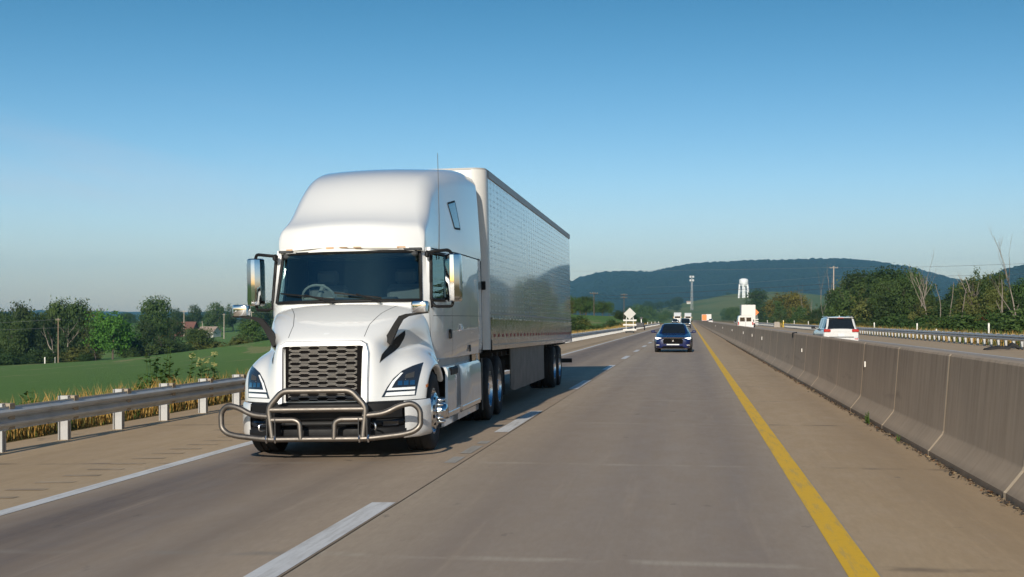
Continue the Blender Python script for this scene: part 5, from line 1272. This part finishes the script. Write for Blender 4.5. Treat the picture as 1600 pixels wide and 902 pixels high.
# ------------------------------------------------------------------ vehicles (front at y = 0, facing -y)
def car(label, cat, loc, rz, P, paint, name):
    t_ = thing(name, label, cat, loc, rz); st = P['body']
    def sec(hw, zb, zt, y):
        H = zt-zb; half = [(0,zb),(hw*.80,zb),(hw*.95,zb+.06*H),(hw*.99,zb+.28*H),(hw,zb+.55*H),(hw*.985,zb+.80*H),(hw*.93,zt-.05*H),(hw*.80,zt),(hw*.4,zt+.025),(0,zt+.03)]
        return [(x, y, z) for x, z in half] + [(-x, y, z) for x, z in half[-2:0:-1]]
    b = MB(); ids = b.grid([sec(hw, zb, zt, y) for y, hw, zb, zt in crom(st, 4)], closed=True); b.face(ids[0]); b.face(ids[-1]); b.build('body', paint, t_, 40)
    cb_ = crom(P['cabin'], 4); yr0, yr1 = P['roof']; Z = {k: MB() for k in ('windscreen','roof','rear_window','window_l','window_r','pillars')}
    def cs_(q):
        y, hb, htp, zb, zt = q; d = min(.06, max(.004, (zt-zb)*.35)); e = .10
        return [(hb,y,zb),(lerp(hb,htp,.12),y,lerp(zb,zt-d,.10)),(lerp(hb,htp,.92),y,lerp(zb,zt-d,.94)),(htp,y,zt-d),(htp-e,y,zt-.008),(0,y,zt+.018),(-(htp-e),y,zt-.008),(-htp,y,zt-d),(-lerp(hb,htp,.92),y,lerp(zb,zt-d,.94)),(-lerp(hb,htp,.12),y,lerp(zb,zt-d,.10)),(-hb,y,zb)]
    S = [cs_(q) for q in cb_]; ww = P.get('pillar_y', ())
    for i in range(len(S)-1):
        ym = (cb_[i][0]+cb_[i+1][0])/2; topk = 'windscreen' if ym < yr0 else ('roof' if ym < yr1 else 'rear_window')
        pil = any(abs(ym-p) < .07 for p in ww)
        for k in range(10):
            key = ('pillars','pillars' if pil else 'window_l','pillars','pillars',topk,topk,'pillars','pillars','pillars' if pil else 'window_r','pillars')[k]
            Z[key].poly([S[i][k], S[i][k+1], S[i+1][k+1], S[i+1][k]])
    for cap, q in (('windscreen', S[0]), ('rear_window', S[-1])): Z[cap].poly(q)
    for k, nm in (('windscreen','windscreen'),('rear_window','rear_window'),('window_l','side_window'),('window_r','side_window')):
        if Z[k].f: Z[k].build(nm, M['carglass'], t_, 40)
    Z['roof'].build('roof', paint, t_, 40); Z['pillars'].build('roof_pillars', paint, t_, 40)
    R0 = P['wheel_r']; hw = P['w']/2
    for y in P['axles']:
        for s in (1,-1):
            e = bpy.data.objects.new('wheel', None); COL.objects.link(e); e.parent = t_; e.location = (s*(hw-.005), y, R0); e.rotation_euler = (0,0,0 if s > 0 else math.pi)
            b = MB(); b.lathe([(R0*.62,-.02),(R0*.68,.0),(R0*.93,.0),(R0,-.03),(R0,-.20),(R0*.9,-.22),(R0*.6,-.22)], 24, 'X'); b.build('tyre', M['rubber'], e, 40)
            b = MB(); b.lathe([(R0*.63,-.015),(R0*.56,-.03),(R0*.5,-.05),(R0*.2,-.02),(0,-.015)], 20, 'X'); b.build('rim', M['alu'] if P.get('alloy', 1) else M['grey'], e, 40)
            a = MB(); A = [(y+(R0+.05)*math.cos(q), R0+(R0+.05)*math.sin(q)) for q in np.linspace(-.3, math.pi+.3, 14)]; a.grid([[(s*(hw-.28), yy, zz) for yy, zz in A],[(s*(hw+.004), yy, zz) for yy, zz in A]]); a.build('wheel_arch', M['black'], t_, 40)
    for s in (1,-1):
        my, mz = P['mirror']; b = MB(); b.box((s*(hw+.10), my, mz), (.20,.10,.13), ch=.03); b.tube([(s*(hw-.08),my+.05,mz-.06),(s*(hw+.06),my+.01,mz-.03)], .025, 6); b.build('side_mirror', P.get('mirror_mat', paint), t_, 40)
    return t_
def add(t_, nm, m, c, d, ch=.01, rz=0, rx=0, sm=40):
    b = MB(); b.box(c, d, rz, ch, None, rx); return b.build(nm, m, t_, sm)
def sheet_front(t_, nm, m, pts, y, th=.02):
    b = MB(); b.prism(pts, 'Y', y, y+th); return b.build(nm, m, t_, 0)
SED = dict(w=1.86, wheel_r=.335, axles=(.92,3.75), mirror=(1.62,1.02), roof=(2.30,3.35), pillar_y=(2.75,),
  body=[(.0,.62,.30,.66),(.05,.74,.23,.70),(.18,.84,.19,.745),(.45,.895,.18,.80),(.95,.92,.17,.87),(1.45,.925,.17,.93),(2.6,.93,.18,.95),(3.9,.925,.19,.98),(4.5,.89,.22,.99),(4.82,.80,.30,.93),(4.9,.72,.38,.85)],
  cabin=[(1.32,.74,.70,.90,.915),(1.7,.80,.66,.92,1.15),(2.15,.83,.60,.93,1.375),(2.45,.84,.585,.94,1.43),(3.0,.84,.58,.95,1.44),(3.4,.83,.58,.96,1.40),(3.9,.80,.60,.97,1.24),(4.4,.74,.66,.97,1.0)])
x, y = W(1051.5, 66.6); se = car('dark blue sedan driving towards the camera in the passing lane', 'car', (x, y, 0), R(-.5), SED, M['blue'], 'sedan')
sheet_front(se, 'grille', M['recess_shade'], [(-.47,.44),(.47,.44),(.50,.60),(.42,.70),(-.42,.70),(-.50,.60)], -.035, .06)
sheet_front(se, 'grille_bar', M['gloss_black'], [(-.60,.70),(.60,.70),(.50,.745),(-.50,.745)], -.03, .09)
em = MB(); em.box((-.028,-.055,.58),(.014,.02,.10)); em.box((.028,-.055,.58),(.014,.02,.10)); em.box((0,-.055,.575),(.05,.02,.014)); em.build('emblem', M['chrome'], se, 0)
for s in (1,-1):
    sheet_front(se, 'headlight', M['headlamp'], [(s*.46,.66),(s*.50,.71),(s*.86,.755),(s*.89,.70),(s*.82,.655)], .06+.0, .14)
    sheet_front(se, 'fog_lamp', M['black'], [(s*.58,.30),(s*.62,.40),(s*.86,.43),(s*.84,.32)], .035, .1)
    add(se, 'fog_trim', M['alu'], (s*.73,.03,.37), (.20,.02,.018), 0)
sheet_front(se, 'lower_intake', M['recess_shade'], [(-.58,.20),(.58,.20),(.48,.32),(-.48,.32)], -.015, .06)
add(se, 'number_plate', M['plate'], (0,-.045,.395), (.62,.02,.05), 0); add(se, 'bumper_trim', M['gloss_black'], (0,-.03,.185), (1.15,.03,.02), 0)
SUV = dict(w=1.94, wheel_r=.38, axles=(.9,3.85), mirror=(1.55,1.18), mirror_mat=M['black'], roof=(2.1,4.42), pillar_y=(2.55,3.5),
  body=[(.0,.70,.45,.85),(.08,.85,.36,.95),(.3,.93,.32,1.0),(1.,.965,.30,1.07),(2.,.97,.30,1.10),(3.8,.97,.30,1.12),(4.4,.955,.33,1.13),(4.72,.93,.40,1.12),(4.80,.88,.48,1.09)],
  cabin=[(1.25,.80,.78,1.06,1.08),(1.7,.86,.74,1.07,1.40),(2.1,.89,.72,1.08,1.68),(2.5,.90,.71,1.09,1.765),(3.6,.90,.70,1.10,1.78),(4.3,.89,.69,1.11,1.735),(4.46,.88,.70,1.11,1.69),(4.64,.86,.76,1.10,1.35),(4.74,.85,.82,1.10,1.13)])
x, y = W(1296, 72.); 
def rear_bits(t_, L, z=1.0, w=.93, lampw=.36, m=None):
    for s in (1,-1): add(t_, 'tail_lamp', M['redlens'], (s*(w-lampw/2-.01), L-.03, z), (lampw,.16,.15), .03)
su = car('white SUV seen from behind in the opposite carriageway beyond the median barrier', 'SUV', (x+.45, y+4.8, 0), R(180+2.), SUV, M['white2'], 'suv')
rear_bits(su, 4.83, 1.04)
add(su, 'tailgate_trim', M['silver'], (0,4.80,.985), (.9,.03,.025), 0); add(su, 'rear_bumper', M['white2'], (0,4.78,.58), (1.84,.20,.26), .06); add(su, 'bumper_insert', M['grey'], (0,4.875,.70), (1.3,.03,.035), 0); add(su, 'number_plate', M['plate'], (0,4.87,.80), (.34,.02,.16), 0)
add(su, 'roof_spoiler', M['white2'], (0,4.42,1.735), (1.36,.26,.04), .015); add(su, 'brake_lamp', M['redlens'], (0,4.55,1.715), (.3,.03,.025), 0)
for s in (1,-1): add(su, 'roof_rail', M['silver'], (s*.66,3.2,1.80), (.04,1.9,.04), .01); add(su, 'bumper_reflector', M['redlens'], (s*.78,4.875,.60), (.18,.03,.05), 0)
b = MB(); b.lathe([(.0,.09),(.015,.07),(.03,.0)], 10, 'Z', c=(0,4.1,1.78)); b.build('roof_aerial', M['white2'], su, 40)
x, y = W(1071, 240); bs = car('black SUV driving towards the camera behind the blue sedan', 'SUV', (x, y, 0), 0, SUV, M['dkpaint'], 'suv')
sheet_front(bs, 'grille', M['gloss_black'], [(-.5,.62),(.5,.62),(.52,.85),(-.52,.85)], -.03, .06)
for s in (1,-1): sheet_front(bs, 'headlight', M['headlamp'], [(s*.56,.80),(s*.56,.93),(s*.86,.95),(s*.86,.82)], .03, .1)
add(bs, 'front_bumper', M['silver'], (0,.02,.55), (1.5,.1,.10), .03); add(bs, 'number_plate', M['plate'], (0,-.05,.56), (.34,.02,.14), 0)
x, y = W(1054.5, 440); d2 = car('dark pickup in the left lane ahead of the distant white semi', 'pickup', (x, y, 0), 0, SUV, M['dkpaint'], 'suv')
sheet_front(d2, 'grille', M['grey'], [(-.5,.62),(.5,.62),(.52,.85),(-.52,.85)], -.03, .06)
for s in (1,-1): sheet_front(d2, 'headlight', M['headlamp'], [(s*.56,.80),(s*.56,.93),(s*.86,.95),(s*.86,.82)], .03, .1)
d2['label'] = 'dark SUV in the left lane ahead of the distant white semi'; d2['category'] = 'SUV'
# white van from behind
x, y = W(1165, 172.); vn = thing('van', 'white panel van seen from behind in the opposite carriageway', 'van', (x, y, 0), R(180))
def vsec(y, hw, zt, zb=.42):
    half = [(0,zb),(hw*.9,zb),(hw,zb+.15),(hw*1.0,1.05),(hw*.985,1.25),(hw*.90,zt-.22),(hw*.80,zt-.05),(hw*.62,zt),(0,zt+.04)]; return [(x_, y, z) for x_, z in half]+[(-x_, y, z) for x_, z in half[-2:0:-1]]
b = MB(); ids = b.grid([vsec(*q) for q in ((-.0,1.0,2.12),(-.06,1.01,2.14),(-3.6,1.02,2.16),(-4.1,1.01,2.08),(-4.5,.99,1.45),(-5.3,.97,1.22),(-5.45,.9,1.1))], closed=True); b.face(ids[0]); b.face(ids[-1]); b.build('body', M['white2'], vn, 30)
vn.location.y += 0
for s in (1,-1):
    add(vn, 'rear_window', M['carglass'], (s*.40,.012,1.62), (.62,.03,.52), .012); add(vn, 'tail_lamp', M['redlens'], (s*.90,.0,1.12), (.14,.10,.40), .02)
    add(vn, 'side_mirror', M['black'], (s*1.16,-4.0,1.45), (.22,.12,.3), .03)
add(vn, 'door_gap', M['grey'], (0,.014,1.2), (.02,.012,1.45), 0); add(vn, 'rear_bumper', M['grey'], (0,.06,.52), (1.95,.16,.2), .03); add(vn, 'number_plate', M['plate'], (-.35,.02,.82), (.34,.02,.16), 0)
for y_ in (-1.2,-4.5):
    for s in (1,-1): b = MB(); b.lathe([(0,.0),(.22,.0),(.36,.02),(.38,-.04),(.38,-.22),(0,-.22)], 20, 'X', c=(s*1.0-(0 if s > 0 else -.22),y_,.38)); b.build('wheel', M['rubber'], vn, 40)
def boxtruck(label, px, zc, dx, w=2.44, top=4.05, rear=None, name='box_truck', L=7.):
    x, y = W(px, zc); t_ = thing(name, label, 'truck', (x, y, 0), 0)
    b = MB(); b.box((0,L/2,(top+1.0)/2), (w,L,top-1.0), ch=.03); b.build('cargo_box', M['boxwhite'], t_, 0)
    b = MB(); b.box((0,-.02,(top+1.05)/2), (w-.24,.04,top-1.28)); b.build('roller_door', rear or M['whitesheet'], t_, 0)
    b = MB(); b.box((-w/2-.006,L/2,1.8), (.01,L-.3,1.4)); b.build('side_panel', M['boxgrey'], t_, 0)
    add(t_, 'cab', M['white2'], (0,L+1.3,1.7), (2.1,2.2,1.9), .15); add(t_, 'rear_bumper', M['frame'], (0,.0,.62), (2.2,.12,.16), 0); add(t_, 'underframe', M['frame'], (0,L/2,.85), (1.0,L,.25), 0)
    for s in (1,-1):
        add(t_, 'tail_lamp', M['redlens'], (s*.95,-.03,.92), (.22,.04,.10), 0); add(t_, 'side_mirror', M['black'], (s*1.35,L+1.6,1.95), (.22,.12,.5), .03)
        for y_ in (1.6,L+1.4): b = MB(); b.lathe([(0,.0),(.3,.0),(.46,.02),(.48,-.05),(.48,-.4),(0,-.4)], 20, 'X', c=(s*1.15 if s > 0 else -.75,y_,.48)); b.build('wheel', M['rubber'], t_, 40)
    return t_
boxtruck('white box truck in front of the white van in the opposite carriageway', 1169.5, 228, 0, 2.35, 4.1)
boxtruck('distant small white box truck in the right lane of the opposite carriageway', 1107.5, 640, 0)
boxtruck('distant white truck with an orange rear door near the median barrier', 1100.5, 640, 0, 2.4, 3.9, M['orange'])
pk = dict(SUV); x, y = W(1110.5, 540); p2 = car('distant white SUV behind the small white box truck', 'SUV', (x, y+4.8, 0), R(180), SUV, M['white2'], 'suv'); rear_bits(p2, 4.83)
# far semis facing the camera
def far_semi(label, px, zc):
    x, y = W(px, zc); t_ = thing('semi_truck', label, 'truck', (x, y, 0), 0)
    add(t_, 'hood', M['white'], (0,.9,1.15), (1.9,1.8,1.1), .25); add(t_, 'cab', M['white'], (0,3.2,1.95), (2.35,2.9,1.9), .2)
    b = MB(); b.prism([(1.7,2.85),(2.6,3.6),(3.5,3.95),(4.7,3.95),(4.7,2.85)], 'X', -1.1, 1.1); b.build('roof_fairing', M['white'], t_, 20)
    add(t_, 'windscreen', M['carglass'], (0,1.72,2.35), (1.9,.06,.7), 0); add(t_, 'grille', M['grey'], (0,-.01,1.05), (1.0,.05,.75), .02); add(t_, 'bumper', M['chrome'], (0,-.05,.45), (2.3,.25,.35), .06)
    for s in (1,-1):
        add(t_, 'headlight', M['headlamp'], (s*.85,.0,.9), (.25,.08,.2), .03); add(t_, 'side_mirror', M['chrome'], (s*1.4,1.9,2.3), (.2,.15,.6), .03)
        for y_ in (1.2,5.6,6.9,16.,17.3): b = MB(); b.lathe([(0,.0),(.3,.0),(.48,.02),(.5,-.05),(.5,-.4),(0,-.4)], 16, 'X', c=(s*1.2 if s > 0 else -.8,y_,.5)); b.build('wheel', M['rubber'], t_, 40)
    add(t_, 'trailer_box', M['boxwhite'], (0,12.4,2.6), (2.55,14.2,2.85), .04); add(t_, 'chassis', M['frame'], (0,9,.95), (1.0,16,.3), 0)
far_semi('distant white semi in the left lane, left of the other distant one', 1058.5, 470)
far_semi('distant white semi in the passing lane beside the yellow line', 1075, 500)
